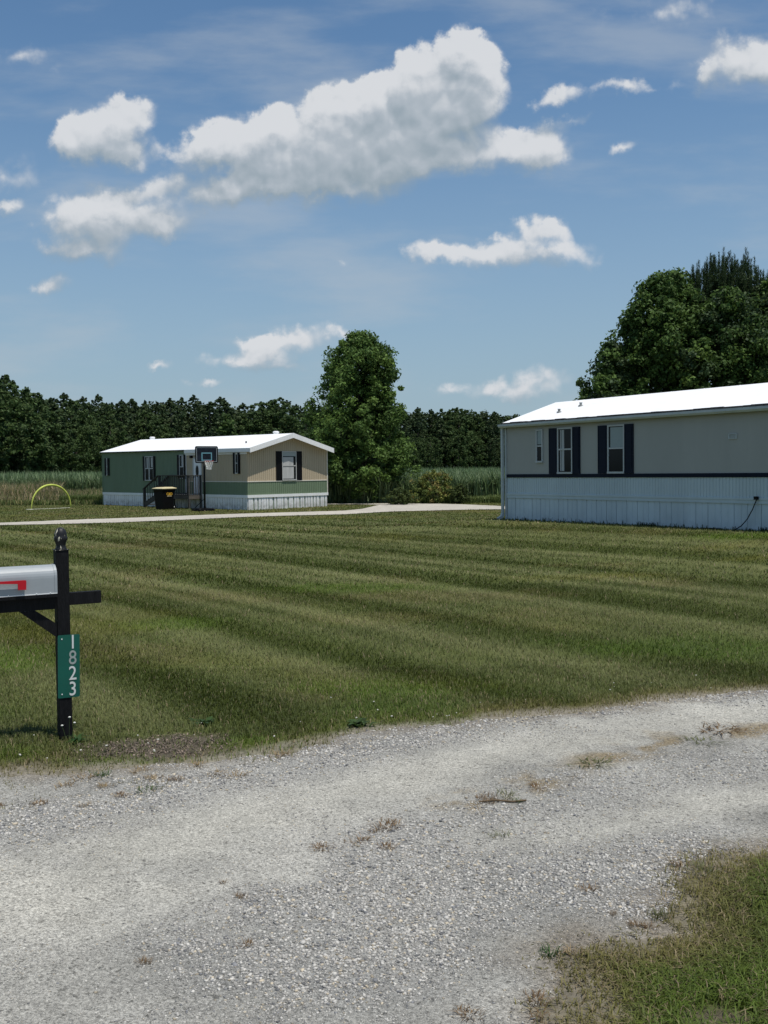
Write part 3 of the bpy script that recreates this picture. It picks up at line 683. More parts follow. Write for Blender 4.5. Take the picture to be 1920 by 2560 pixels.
# =================================================================== ARCH GOAL
fa_, fb_ = ground(79, 1275), ground(177, 1270.5)
AG = empty('arch_goal', (fa_+fb_)/2, math.atan2(fb_[1]-fa_[1], fb_[0]-fa_[0]), 'yellow green arched toy goal standing on the grass at far left', 'goal')
hw_ = float(np.hypot(*(fb_-fa_)[:2]))/2
ya = mat('lime_yellow_fabric', (.46, .52, .10), .6, .25, 3)
MB().tube([(hw_*math.cos(a), 0, 1.30*math.sin(a)**.85) for a in [max(.001, i*math.pi/26) if i < 26 else math.pi-.001 for i in range(27)]], [.028+.032*math.sin(i*math.pi/26) for i in range(27)], 10).build('arch', ya, AG, True)
MB().tube([(-hw_, 0, .03), (-.3*hw_, .02, .022), (.3*hw_, -.01, .025), (hw_, 0, .03)], .02, 6).build('base_strap', mat('pale_strap', (.5, .5, .4), .7), AG)
MB().box(-hw_-.28, -hw_+.02, -.12, .12, -.0, .05).build('foot_pad', bpy.data.materials['pale_strap'], AG, bevel=.015)

# =================================================================== MAILBOX POST, MAILBOX, NUMBER SIGN
th = math.radians(30.5)
pb = ground(163, 1846)
PP = empty('mailbox_post', pb, th, 'black painted wooden mailbox post with acorn finial and side arm', 'mailbox post')
# local x: to the right along the arm; -y: front
MB().box(-.045, .045, -.045, .045, -.3, 1.375-pb[2]).build('post', MT['postblack'], PP, bevel=.004)
fin = MB().box(-.05, .05, -.05, .05, 1.374, 1.379)
fin.lathe([(.043, 1.377), (.040, 1.386), (.035, 1.397), (.0345, 1.412), (.039, 1.430), (.046, 1.446), (.049, 1.458), (.0485, 1.466), (.0445, 1.476), (.0435, 1.484), (.0435, 1.493), (.040, 1.506), (.034, 1.519), (.025, 1.530), (.014, 1.536), (.003, 1.539)], (0, 0, 0), 20)
fm = mat('black_paint_peeling', (.013, .013, .015), .5, 0)
t = fm.node_tree; b = t.nodes['Principled BSDF']; tcx = N(t, 'ShaderNodeTexCoord'); mp = N(t, 'ShaderNodeMapping'); mp.inputs['Scale'].default_value = (55, 55, 13); lk(t, tcx.outputs['Object'], mp.inputs[0])
nn = N(t, 'ShaderNodeTexNoise'); nn.inputs['Scale'].default_value = 1; nn.inputs['Detail'].default_value = 2; lk(t, mp.outputs[0], nn.inputs['Vector'])
cr = N(t, 'ShaderNodeValToRGB'); cr.color_ramp.elements[0].position = .60; cr.color_ramp.elements[0].color = (.013, .013, .015, 1); cr.color_ramp.elements[1].position = .63; cr.color_ramp.elements[1].color = (.5, .47, .36, 1)
lk(t, nn.outputs['Fac'], cr.inputs[0]); lk(t, cr.outputs[0], b.inputs['Base Color'])
fin.build('finial', fm, PP, True)
MB().box(.0455, .275, -.035, .012, .975, 1.065).build('arm', MT['postblack'], PP, bevel=.003)
MB().prism([(-.0455, 1.045), (-.0455, .955), (-.46, .955), (-.51, .985), (-.51, 1.045)], 'y', -.035, .012).build('arm', MT['postblack'], PP)
MB().box(-.56, -.048, -.085, .085, 1.046, 1.07).build('mount_board', MT['postblack'], PP, bevel=.002)
MB().prism([(-.0455, .845), (-.0455, .745), (-.30, .95), (-.19, .95)], 'y', -.034, .010).build('brace', MT['postblack'], PP)
MX = empty('mailbox', pb, th, 'grey metal mailbox with red flag mounted on the black post arm', 'mailbox')
gm_ = mat('grey_mailbox_metal', (.30, .325, .34), .45, .08, 4, spec=.4, bump=.05, bscale=14)
hw, zb0, zs, zt = .083, 1.072, 1.185, 1.275
prof = [(-hw, zb0), (-hw, zs)]+[(-hw*math.cos(a), zs+(zt-zs)*math.sin(a)) for a in [i*math.pi/16 for i in range(1, 16)]]+[(hw, zs), (hw, zb0)]
MB().prism(prof, 'x', -.53, -.052).build('body', gm_, MX)
prof2 = [(p[0]*1.035, zb0+(p[1]-zb0)*1.02) for p in prof]
MB().prism(prof2, 'x', -.575, -.5305).build('door', gm_, MX)
lp = MB().prism(prof2, 'x', -.068, -.050); lp.build('rear_rim', gm_, MX)
rv = MB()
for i in range(5): rv.lathe([(.005, 0), (.004, .003)], (-.10-.095*i, -hw-.0015, zb0+.008), 6)
rv.box(-.53, -.052, -hw-.003, -hw-.0005, zb0, zb0+.006); rv.build('rivet', MT['white'], MX)
fl = MB(); fl.prism([(-.46, 1.168), (-.325, 1.160), (-.325, 1.118), (-.27, 1.116), (-.268, 1.178), (-.273, 1.183), (-.46, 1.183)], 'y', -hw-.03, -hw-.018)
fl.build('flag', mat('red_flag', (.45, .008, .018), .4), MX)
MB().box(-.485, -.455, -hw-.034, -hw-.001, 1.145, 1.195).build('flag_pivot', MT['plblack'], MX, bevel=.003)
# number sign
SG = empty('number_sign', pb, th, 'green vertical house number sign reading 1823 on the black post', 'sign')
sgm = mat('green_sign_sheet', (.0, .085, .060), .4, .12, 5, spec=.5)
def plate(): 
    m = MB(); m.prism(rrect(.078, -.228, .228, .010), 'y', -.0505, -.0475); return m
pl = plate().build('plate', sgm, SG); pl.location = (.026, 0, .535)
pl.rotation_euler = (0, .018, 0)
for i, ch in enumerate('1823'):
    m_ = mat('white_numeral', (.62, .64, .62), .6) if ch != '8' else mat('faded_grey_numeral', (.30, .34, .32), .7)
    d_ = textmesh(ch, .143, 'numeral', m_, pl, extrude=.0012, sx=.84, bold=.0004)
    d_.rotation_euler = (math.pi/2, 0, 0); d_.location = (.027+(.001 if ch == '1' else 0), -.052, .170-.1135*i)
    if ch == '8': d_['label'] = 'faded grey numeral'
rvs = MB()
for z in (.200, -.200): rvs.box(-.053, -.046, -.054, -.0506, z-.004, z+.004)
rvs.build('rivet', MT['white'], pl)

# =================================================================== GROUND
# near gravel drive outline (ground points taken where the photo shows its rim)
up_px = [(-500, 1950), (-200, 1938), (0, 1931), (145, 1931), (278, 1922), (347, 1914), (520, 1902), (694, 1879), (810, 1856), (868, 1836), (960, 1821), (1134, 1810), (1249, 1793), (1481, 1775), (1654, 1749), (1920, 1726), (2400, 1690), (2900, 1670)]
lo_px = [(2900, 2060), (2400, 2085), (1920, 2135), (1828, 2142), (1730, 2190), (1701, 2255), (1683, 2331), (1596, 2360), (1481, 2377), (1423, 2385), (1446, 2452), (1440, 2510), (1388, 2533), (1376, 2560), (1330, 2750), (1250, 3100)]
poly = [ground(*p)[:2] for p in up_px]+[ground(*p)[:2] for p in lo_px]+[np.array([.3, -4]), np.array([-9, -4])]
poly = np.array(poly)
def sdist(x, y):                                           # >0 inside the drive
    x = np.asarray(x, float); y = np.asarray(y, float); d = np.full(x.shape, 1e9); ins = np.zeros(x.shape, bool)
    n = len(poly)
    for i in range(n):
        a = poly[i]; b = poly[(i+1) % n]; e = b-a; t = np.clip(((x-a[0])*e[0]+(y-a[1])*e[1])/(e@e), 0, 1)
        d = np.minimum(d, np.hypot(x-a[0]-e[0]*t, y-a[1]-e[1]*t))
        c = ((a[1] > y) != (b[1] > y)); xx = a[0]+(y-a[1])/(b[1]-a[1]+1e-12)*e[0]; ins ^= c & (x < xx)
    return np.where(ins, d, -d)
def drv(x, y): return sdist(x, y)+.26*(fbm(x*1.6, y*1.6, 4, 31)-.5)+.16*(fbm(x*8, y*8, 3, 32)-.5)
def bandd(pts, x, y, hw):
    P = np.array([ground(*p)[:2] for p in pts]); d = np.full(np.shape(x), 1e9)
    for a, b in zip(P[:-1], P[1:]):
        e = b-a; t = np.clip(((x-a[0])*e[0]+(y-a[1])*e[1])/(e@e), 0, 1); d = np.minimum(d, np.hypot(x-a[0]-e[0]*t, y-a[1]-e[1]*t))
    return 1-sm(hw*.2, hw*1.6, d+hw*(1.1*(fbm(x*1.3, y*2.0, 3, 77)-.5)+.9*(fbm(x*5, y*7, 4, 78)-.5))*1.5)
B1 = [(-300, 2130), (0, 2075), (250, 2025), (500, 1965), (750, 1925), (1000, 1855), (1250, 1815), (1500, 1785), (1920, 1735)]
TR = [(-300, 2330), (0, 2235), (200, 2190), (450, 2110), (700, 2030), (900, 1975), (1100, 1925), (1400, 1850), (1700, 1800), (1920, 1785), (2500, 1760)]
B2 = [(850, 2380), (950, 2270), (1100, 2190), (1300, 2190), (1500, 2200), (1680, 2160)]
B3 = [(900, 2130), (1100, 2060), (1300, 2000), (1600, 1950), (1920, 1900), (2500, 1850)]
T2 = [(1250, 2110), (1420, 2090), (1600, 2060), (1750, 2010), (2100, 1990)]
def zones(x, y):
    st = np.clip(bandd(B1, x, y, .42)*1.0+bandd(B2, x, y, .55)*1.1+bandd(B3, x, y, .45)*.6, 0, 1.2)
    pk = np.clip(bandd(TR, x, y, .45)+.8*bandd(T2, x, y, .22), 0, 1)
    return st*(1-.75*pk), pk
# lawn / soil colour fields
SN = np.array([.82, .57])
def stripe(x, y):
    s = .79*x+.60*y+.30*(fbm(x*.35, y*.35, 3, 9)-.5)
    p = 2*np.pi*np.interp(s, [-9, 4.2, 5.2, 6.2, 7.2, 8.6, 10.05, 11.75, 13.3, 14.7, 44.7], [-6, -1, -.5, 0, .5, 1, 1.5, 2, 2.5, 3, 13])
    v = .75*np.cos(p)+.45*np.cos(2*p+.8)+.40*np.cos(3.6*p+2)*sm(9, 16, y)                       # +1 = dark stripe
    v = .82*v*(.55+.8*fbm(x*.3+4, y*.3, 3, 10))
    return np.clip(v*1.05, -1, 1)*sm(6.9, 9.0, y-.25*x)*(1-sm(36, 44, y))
def bare(x, y):                                            # bare brown patch beside the post
    c = ground(400, 1868); dx = (x-c[0])/.62; dy = (y-c[1])/.34
    d = 1-sm(.5, 1.25, np.hypot(dx, dy)+.9*(fbm(x*4, y*4, 3, 3)-.5))
    c2 = ground(60, 1905); d2 = 1-sm(.4, 1.3, np.hypot((x-c2[0])/.5, (y-c2[1])/.1)+.8*(fbm(x*5, y*5, 3, 4)-.5))
    c3 = ground(1800, 2545); d3 = 1-sm(.4, 1.2, np.hypot((x-c3[0])/.16, (y-c3[1])/.10)+.8*(fbm(x*7, y*7, 3, 6)-.5))
    return np.clip(d+.5*d2+d3, 0, 1)
def dry(x, y):
    e = -sdist(x, y)
    a = (1-sm(.02, .55, e+.5*(fbm(x*2, y*2, 3, 12)-.5)))*.8
    c = fbm(x*.45, y*.45, 4, 21); b = sm(.55, .78, c)*.4
    br = (1-sm(.1, .45, e+.5*(fbm(x*2.5, y*2.5, 3, 18)-.5)))*(x > .4)*(y < 6)*.8
    far = sm(38, 46, y)*sm(.45, .7, fbm(x*.2, y*.7, 3, 51))*.5
    return np.clip(np.maximum(np.maximum(a, b), np.maximum(br, far)), 0, 1)
LUSH = [(*ground(px, py)[:2], rx, ry) for (px, py, rx, ry) in ((30, 1650, .5, .9), (-20, 1895, .35, .2), (650, 1872, .45, .28), (560, 1900, .35, .12), (960, 1725, .9, .45), (880, 1470, 1.6, .8), (420, 1560, .8, .7), (1850, 1340, 1.5, .8), (300, 1905, .5, .12))]
def lawncol(x, y, rnd=None):
    n = len(x); s = stripe(x, y)
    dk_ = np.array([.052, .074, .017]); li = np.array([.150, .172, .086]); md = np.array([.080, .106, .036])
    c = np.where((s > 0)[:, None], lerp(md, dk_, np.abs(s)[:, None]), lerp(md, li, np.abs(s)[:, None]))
    dr_ = dry(x, y)[:, None]; c = lerp(c, np.array([.175, .145, .068]), dr_*.62)
    lush = sm(.55, .8, fbm(x*.55+7, y*.55, 3, 91))*(np.abs(y) < 12)*.6
    c = lerp(c, np.array([.060, .115, .015]), lush[:, None])
    for (lx, ly, lrx, lry) in LUSH:
        dd_ = np.hypot((x-lx)/lrx, (y-ly)/lry)+.8*(fbm(x*3, y*3, 3, 95)-.5); c = lerp(c, np.array([.080, .140, .018]), (.62*(1-sm(.45, 1.2, dd_)))[:, None])
    near_r = ((x > .8) & (y < 5.5))*sm(.12, .42, -sdist(x, y)+.3*(fbm(x*2, y*2, 2, 8)-.5))*.95
    c = lerp(c, np.array([.078, .125, .024]), near_r[:, None])
    yl = sm(.6, .8, fbm(x*.25+3, y*.5, 3, 61))*.35; c = lerp(c, np.array([.15, .15, .035]), yl[:, None])
    return c*np.array([1.12, 1.04, .80])*(.86+.42*fbm(x*1.3, y*1.3, 4, 14))[:, None]
MLAWN = mat('lawn_soil', (.05, .06, .03), .95)
def attr_mat(name, scale, amt, bump, dist=.02, rough=.95, vor=None):
    m = bpy.data.materials.new(name); m.use_nodes = True; t = m.node_tree; b = t.nodes['Principled BSDF']; b.inputs['Roughness'].default_value = rough; b.inputs['Specular IOR Level'].default_value = .15
    a = N(t, 'ShaderNodeAttribute', attribute_name='col'); tcn = N(t, 'ShaderNodeTexCoord')
    n1 = N(t, 'ShaderNodeTexNoise'); n1.inputs['Scale'].default_value = scale; n1.inputs['Detail'].default_value = 10; n1.inputs['Roughness'].default_value = .75; lk(t, tcn.outputs['Object'], n1.inputs['Vector'])
    mr_ = N(t, 'ShaderNodeMapRange'); lk(t, n1.outputs['Fac'], mr_.inputs[0]); mr_.inputs[1].default_value = .3; mr_.inputs[2].default_value = .7; mr_.inputs[3].default_value = 1-amt; mr_.inputs[4].default_value = 1+amt
    fac = mr_.outputs[0]; hgt = n1.outputs['Fac']
    if vor:
        vo = N(t, 'ShaderNodeTexVoronoi', feature='F1'); vo.inputs['Scale'].default_value = vor; vo.inputs['Randomness'].default_value = 1; lk(t, tcn.outputs['Object'], vo.inputs['Vector'])
        sx = N(t, 'ShaderNodeSeparateColor'); lk(t, vo.outputs['Color'], sx.inputs[0])
        k = M(t, 'MULTIPLY_ADD', sx.outputs[0], .55, .72); fac = M(t, 'MULTIPLY', fac, k)
        hgt = M(t, 'MULTIPLY_ADD', M(t, 'SUBTRACT', .6, vo.outputs['Distance']), M(t, 'MULTIPLY', sx.outputs[1], 1.3), n1.outputs['Fac'])
    if vor:
        for sc_, lo_, hi_ in ((140, .33, .44), (38, .30, .40)):
            np_ = N(t, 'ShaderNodeTexNoise'); np_.inputs['Scale'].default_value = sc_; np_.inputs['Detail'].default_value = 3; lk(t, tcn.outputs['Object'], np_.inputs['Vector'])
            mp_ = N(t, 'ShaderNodeMapRange', interpolation_type='SMOOTHSTEP'); lk(t, np_.outputs['Fac'], mp_.inputs[0]); mp_.inputs[1].default_value = lo_; mp_.inputs[2].default_value = hi_; mp_.inputs[3].default_value = .48; mp_.inputs[4].default_value = 1.0
            fac = M(t, 'MULTIPLY', fac, mp_.outputs[0])
    s = N(t, 'ShaderNodeVectorMath', operation='SCALE'); lk(t, a.outputs['Color'], s.inputs[0]); lk(t, fac, s.inputs['Scale']); lk(t, s.outputs[0], b.inputs['Base Color'])
    bp_ = N(t, 'ShaderNodeBump'); bp_.inputs['Strength'].default_value = bump; bp_.inputs['Distance'].default_value = dist; lk(t, hgt, bp_.inputs['Height']); lk(t, bp_.outputs[0], b.inputs['Normal'])
    return m
def grid(xs, ys, zf_, cf, name, m, mask=None, lift=0):
    X, Y = np.meshgrid(xs, ys); nx, ny = len(xs), len(ys); Z = zf_(X, Y)+lift
    V = np.stack([X, Y, Z], -1).reshape(-1, 3); C = cf(X.ravel(), Y.ravel())
    i = np.arange(nx-1)[None, :]+nx*np.arange(ny-1)[:, None]; T = np.stack([i, i+1, i+nx+1, i+nx], -1).reshape(-1, 4)
    if mask is not None: T = T[mask(V[T].mean(1))]
    used = np.unique(T); re = np.full(len(V), -1); re[used] = np.arange(len(used))
    return mesh_np(name, V[used], re[T], m, C[used], smooth=True)
def soil(x, y):
    c = lawncol(x, y)*np.array([.72, .70, .70]); b = bare(x, y)[:, None]
    e = (1-sm(0, .3, -sdist(x, y)+.3*(fbm(x*5, y*5, 3, 73)-.5)))[:, None]
    c = lerp(c, np.array([.23, .205, .165])*(.6+.7*fbm(x*6, y*6, 4, 74))[:, None], e*.85); c = lerp(c, np.array([.095, .078, .060])*(.6+.8*fbm(x*9, y*9, 4, 76))[:, None], b*.9)
    c = np.where((y > 62)[:, None], np.array([.05, .06, .03]), c)
    return c
ys = np.concatenate([np.arange(-12, 2.4, .4), np.arange(2.4, 11, .07), np.arange(11, 14, .2), np.arange(14, 30, .35), np.arange(30, 75, .6), np.geomspace(75, 3000, 40)])
xs = np.concatenate([-np.geomspace(28, 2500, 30)[::-1], np.arange(-27.5, -4.4, .4), np.arange(-4.4, 4.4, .08), np.arange(4.4, 22.5, .4), np.geomspace(22.5, 2500, 30)])
gr_ = grid(xs, ys, hz, soil, 'ground', attr_mat('lawn_ground', 22, .5, .8, .02)); tag(gr_, kind='structure')

def drivecol(x, y):
    st, pk = zones(x, y); n1 = fbm(x*1.1, y*1.1, 5, 41)[:, None]; n2 = fbm(x*5, y*5, 4, 42)[:, None]
    gray = lerp(np.array([.25, .246, .232]), np.array([.45, .437, .405]), np.clip(n1*1.6-.3, 0, 1))
    c = lerp(gray, np.array([.47, .452, .405]), (pk[:, None])*.5)
    c = lerp(c, np.array([.26, .26, .256]), np.clip(st, 0, 1)[:, None]*.7)
    dk2 = sm(.55, .72, fbm(x*.9+5, y*1.6, 4, 47))[:, None]*(1-pk[:, None])*.4; c = lerp(c, np.array([.17, .165, .155]), dk2)
    e = (1-sm(.0, .35, sdist(x, y)+.3*(n2[:, 0]-.5)))[:, None]; c = lerp(c, np.array([.21, .18, .145]), e*.75)
    # strips of dead weeds along the middle of the drive
    cm = bandd([(1180, 2010), (1300, 1960), (1450, 1915), (1700, 1850), (1920, 1830)], x, y, .2); c = lerp(c, np.array([.23, .19, .13]), cm[:, None]*sm(.4, .6, n2))
    n3 = fbm(x*14, y*14, 3, 44)[:, None]; return c*np.array([1.01, 1.0, .955])*(.80+.3*n2+.3*n3)
dx_ = np.arange(-7, 8, .035); dy_ = np.arange(-2, 13.5, .035)
drz = lambda x, y: hz(x, y)+lerp(-.03, .012, sm(-.05, .07, drv(x, y)))+.006*(fbm(x*9, y*9, 3, 34)-.5)
go_ = grid(dx_, dy_, drz, drivecol, 'gravel_driveway', attr_mat('packed_gravel', 60, .34, 1.0, .010, vor=120), mask=lambda c: drv(c[:, 0], c[:, 1]) > -.06)
tag(go_, kind='structure')

# far gravel lane as a strip between its two edges
lane_u = [(-700, 1321), (-300, 1315), (0, 1308), (220, 1299), (300, 1296.5), (620, 1284.5), (760, 1280.5), (860, 1277.5), (905, 1273), (935, 1266), (960, 1260.5), (1000, 1259), (1100, 1260), (1200, 1263.5), (1265, 1266.5), (1500, 1275), (1900, 1284)]
lane_l = [(-700, 1330), (-300, 1323), (0, 1314), (220, 1309), (300, 1307), (620, 1293), (760, 1289), (860, 1286.5), (905, 1284), (935, 1282), (960, 1280.5), (1000, 1279), (1100, 1276.5), (1200, 1274.5), (1265, 1274), (1500, 1284), (1900, 1296)]
def strip(U, L, n, name, m, k=5, lift=.02, nz=.25):
    U = np.array([ground(*p)[:2] for p in U]); L = np.array([ground(*p)[:2] for p in L])
    t = np.linspace(0, len(U)-1, n); idx = np.arange(len(U))
    Ux = np.stack([np.interp(t, idx, U[:, j]) for j in (0, 1)], 1); Lx = np.stack([np.interp(t, idx, L[:, j]) for j in (0, 1)], 1)
    Ux[:, 1] += nz*(fbm(t*9, t*0, 3, 1)-.5); Lx[:, 1] += nz*(fbm(t*9, t*0+5, 3, 2)-.5)
    q = np.linspace(0, 1, k); P = Ux[:, None]*(1-q)[None, :, None]+Lx[:, None]*q[None, :, None]; P = P.reshape(-1, 2)
    V = np.column_stack([P, hz(P[:, 0], P[:, 1])+lift]); i = (np.arange(n-1)*k)[:, None]+np.arange(k-1)[None, :]
    T = np.stack([i, i+k, i+k+1, i+1], -1).reshape(-1, 4)
    C = np.array([.42, .39, .335])*(.85+.3*fbm(P[:, 0]*.8, P[:, 1]*.8, 4, 3))[:, None]
    o = mesh_np(name, V, T, m, C); tag(o, kind='structure'); return P
lm = attr_mat('lane_gravel', 6, .25, .6, .03)
strip(lane_u, lane_l, 420, 'gravel_lane', lm)
strip([(815, 1260.3), (850, 1260), (900, 1259.6), (950, 1259.5), (970, 1259.5)], [(815, 1262), (850, 1261.8), (900, 1261.7), (950, 1263), (970, 1264)], 60, 'path', lm, 3, .03, .1)
LU = np.array([ground(*p)[:2] for p in lane_u]); LL = np.array([ground(*p)[:2] for p in lane_l])
def onlane(x, y):
    a = np.interp(x, LL[:, 0], LL[:, 1]); b = np.interp(x, LU[:, 0], LU[:, 1]); return (y > a-.05) & (y < b+.05)
def inhome(x, y):
    u = (x-RA[0])*RD[0]+(y-RA[1])*RD[1]; v = -((x-RA[0])*RN[0]+(y-RA[1])*RN[1]); r = (u > 0) & (u < RL) & (v > 0) & (v < RW)
    gx = np.cos(lang); gy = np.sin(lang); u = (x-LA[0])*gx+(y-LA[1])*gy; v = -(x-LA[0])*gy+(y-LA[1])*gx
    return r | ((u > 0) & (u < LWID) & (v > 0) & (v < LLEN))

# ------------------------------------------------------------------ grass blades
def scatter(d0, d1, dens, m=.46):
    area = m*(d1*d1-d0*d0); n = int(area*dens); d = np.sqrt(RNG.random(n)*(d1*d1-d0*d0)+d0*d0); u = (RNG.random(n)*2-1)*m; k = (np.abs(u) < .47) | (RNG.random(n) < .5)
    return (u*d)[k], d[k]
GM = leafmat('grass_blade', .35, .6, .25)
def grass(d0, d1, dens, hgt, wd, simple, m=.46):
    x, y = scatter(d0, d1, dens, m); s = drv(x, y)
    keep = (s < RNG.random(len(x))*(.22+.75*sm(.50, .68, fbm(x*3.2, y*4, 3, 88))*sm(.3, 1.2, -x)*(y > 5))-.06) & ~onlane(x, y) & ~inhome(x, y)
    b = bare(x, y); keep &= RNG.random(len(x)) > b*.86
    e = -sdist(x, y); keep &= RNG.random(len(x)) < .26+.74*sm(-.05, .35, e+.5*(fbm(x*2.5, y*2.5, 3, 19)-.5))
    x = x[keep]; y = y[keep]; n = len(x)
    P = np.stack([x, y, hz(x, y)-.004], 1); c = lawncol(x, y)
    r = RNG.random((n, 1)); c = c*(.6+.8*r)
    dryb = RNG.random(n) < .05+.22*dry(x, y); c[dryb] = np.array([.27, .215, .125])*(.6+.7*RNG.random((dryb.sum(), 1)))
    tall = 1+.7*sm(.5, .8, fbm(x*1.5, y*1.5, 3, 23))*(1-sm(7, 9, y-.2*x))
    h = hgt*(.55+.8*RNG.random(n))*tall; wv = wd*(.6+.8*RNG.random(n))
    st_ = stripe(x, y); an = RNG.random(n)*2*np.pi; le = .3+.7*RNG.random(n); nr = (y < 6.3)&(x > .3); le[nr] += .9*RNG.random(nr.sum())
    h = h*(.55+.45*sm(.0, .35, -sdist(x, y)))
    # the mower lays each stripe its own way
    dirn = math.atan2(-.82, .57); k = RNG.random(n) < np.abs(st_)*.45; an[k] = dirn+np.where(st_[k] > 0, 0, np.pi)+RNG.normal(0, .5, k.sum())
    return blades(P, h, wv, le, an, c, simple=simple)
parts = [grass(2.4, 6.5, 15000, .058, .0045, False, .80), grass(6.5, 10, 5200, .046, .0050, False, .62), grass(10, 17, 1700, .046, .009, True, .56), grass(17, 30, 420, .052, .019, True), grass(30, 64, 75, .06, .045, True, .44)]
V, T, C = join(parts); lw = mesh_np('lawn_grass', V, T, GM, C); tag(lw, 'short mown green grass with dark and light mowing stripes', 'grass', kind='stuff')

# small white clover flowers and litter on the bare patch
x, y = scatter(6.2, 9.5, 30); e = -sdist(x, y); kp = (e > .05) & (e < 1.3) & (RNG.random(len(x)) < .28*(1-sm(.3, 1.2, e))); x = x[kp]; y = y[kp]
ico = np.array([(0, 0, 1), (.9, 0, .4), (.28, .85, .4), (-.72, .53, .4), (-.72, -.53, .4), (.28, -.85, .4), (.72, .53, -.4), (-.28, .85, -.4), (-.9, 0, -.4), (-.28, -.85, -.4), (.72, -.53, -.4), (0, 0, -1)])
icf = np.array([(0, 1, 2), (0, 2, 3), (0, 3, 4), (0, 4, 5), (0, 5, 1), (1, 6, 2), (2, 7, 3), (3, 8, 4), (4, 9, 5), (5, 10, 1), (6, 7, 2), (7, 8, 3), (8, 9, 4), (9, 10, 5), (10, 6, 1), (11, 7, 6), (11, 8, 7), (11, 9, 8), (11, 10, 9), (11, 6, 10)])
def rocks(x, y, z, r, col, flat=.55, tiltk=.5):
    n = len(x); S = r[:, None]*(np.array([.75, .75, flat*.8])+RNG.random((n, 3))*np.array([.6, .5, .35]))
    V = ico[None]*(1+.75*(RNG.random((n, 12, 1))-.5)); V = V*S[:, None]
    a = RNG.random(n)*6.283; ca, sa = np.cos(a), np.sin(a); b = (RNG.random(n)-.5)*2*tiltk; cb_, sb_ = np.cos(b), np.sin(b)
    Y = V[..., 1]*cb_[:, None]-V[..., 2]*sb_[:, None]; Z = V[..., 1]*sb_[:, None]+V[..., 2]*cb_[:, None]; X = V[..., 0]
    V = np.stack([X*ca[:, None]-Y*sa[:, None]+x[:, None], X*sa[:, None]+Y*ca[:, None]+y[:, None], Z+z[:, None]], -1).reshape(-1, 3)
    T = (icf[None]+12*np.arange(n)[:, None, None]).reshape(-1, 3)
    return V, T, np.repeat(col, 12, 0)
n = len(x); V, T, C = rocks(x, y, hz(x, y)+.05, np.full(n, .007)*(.6+.8*RNG.random(n)), np.tile([.62, .60, .52], (n, 1)))
tag(mesh_np('clover_flowers', V, T, leafmat('clover_white', .2), C), 'tiny white clover flowers scattered in the grass near the gravel', 'flowers', kind='stuff')
c0 = ground(400, 1868); n = 1100; x = c0[0]+RNG.normal(0, .42, n); y = c0[1]+RNG.normal(0, .2, n); kp = (bare(x, y) > .3); x = x[kp]; y = y[kp]; n = len(x)
P = np.stack([x, y, hz(x, y)+.003], 1); cc = np.array([.17, .13, .10])*(.35+1.3*RNG.random((n, 1)))
V, T, C = blades(P, .008+.014*RNG.random(n), .006+.010*RNG.random(n), 1.2+RNG.random(n), RNG.random(n)*6.28, cc)
tag(mesh_np('leaf_litter', V, T, leafmat('dead_leaf', .1), C), 'brown dead leaf bits on the bare soil patch right of the post', 'leaf litter', kind='stuff')

# ------------------------------------------------------------------ gravel stones
SM = leafmat('stone', 0.0, .85, .3)
def stones(d0, d1, dens, r0, r1, m=.47):
    x, y = scatter(d0, d1, dens, m); s = drv(x, y); st_, pk = zones(x, y)
    dn = np.clip(.045+.85*st_*(.55+.9*fbm(x*3, y*3, 3, 67))+.25*sm(.5, .75, fbm(x*2, y*2, 3, 66))-.12*pk, 0.02, 1); kp = (s > -.05) & (RNG.random(len(x)) < dn)
    kp |= (s > -.25) & (s < 0) & (RNG.random(len(x)) < .03)
    x = x[kp]; y = y[kp]; st_ = st_[kp]; n = len(x)
    r = r0+(r1-r0)*RNG.random(n)**2.6*(.35+.8*np.clip(st_, 0, 1)); r *= 1+.6*(RNG.random(n) < .01)
    g0 = .21+.29*RNG.random((n, 1)); c = g0*np.array([1.03, .985, .90]); q = RNG.random(n)
    c[q < .12] *= np.array([.45, .47, .52]); c[q > .93] = c[q > .93]*.3+np.array([.42, .40, .36]); c[(q > .5) & (q < .6)] *= np.array([1.05, .95, .78])
    return rocks(x, y, drz(x, y)+r*.12, r, c)
V, T, C = join([stones(2.5, 5.2, 10000, .0026, .0088, .72), stones(5.2, 7.5, 6000, .0034, .0105, .6), stones(7.5, 12, 2200, .005, .0135)])
tag(mesh_np('gravel_stones', V, T, SM, C), 'loose pale grey crushed stones on the driveway', 'gravel', kind='stuff')

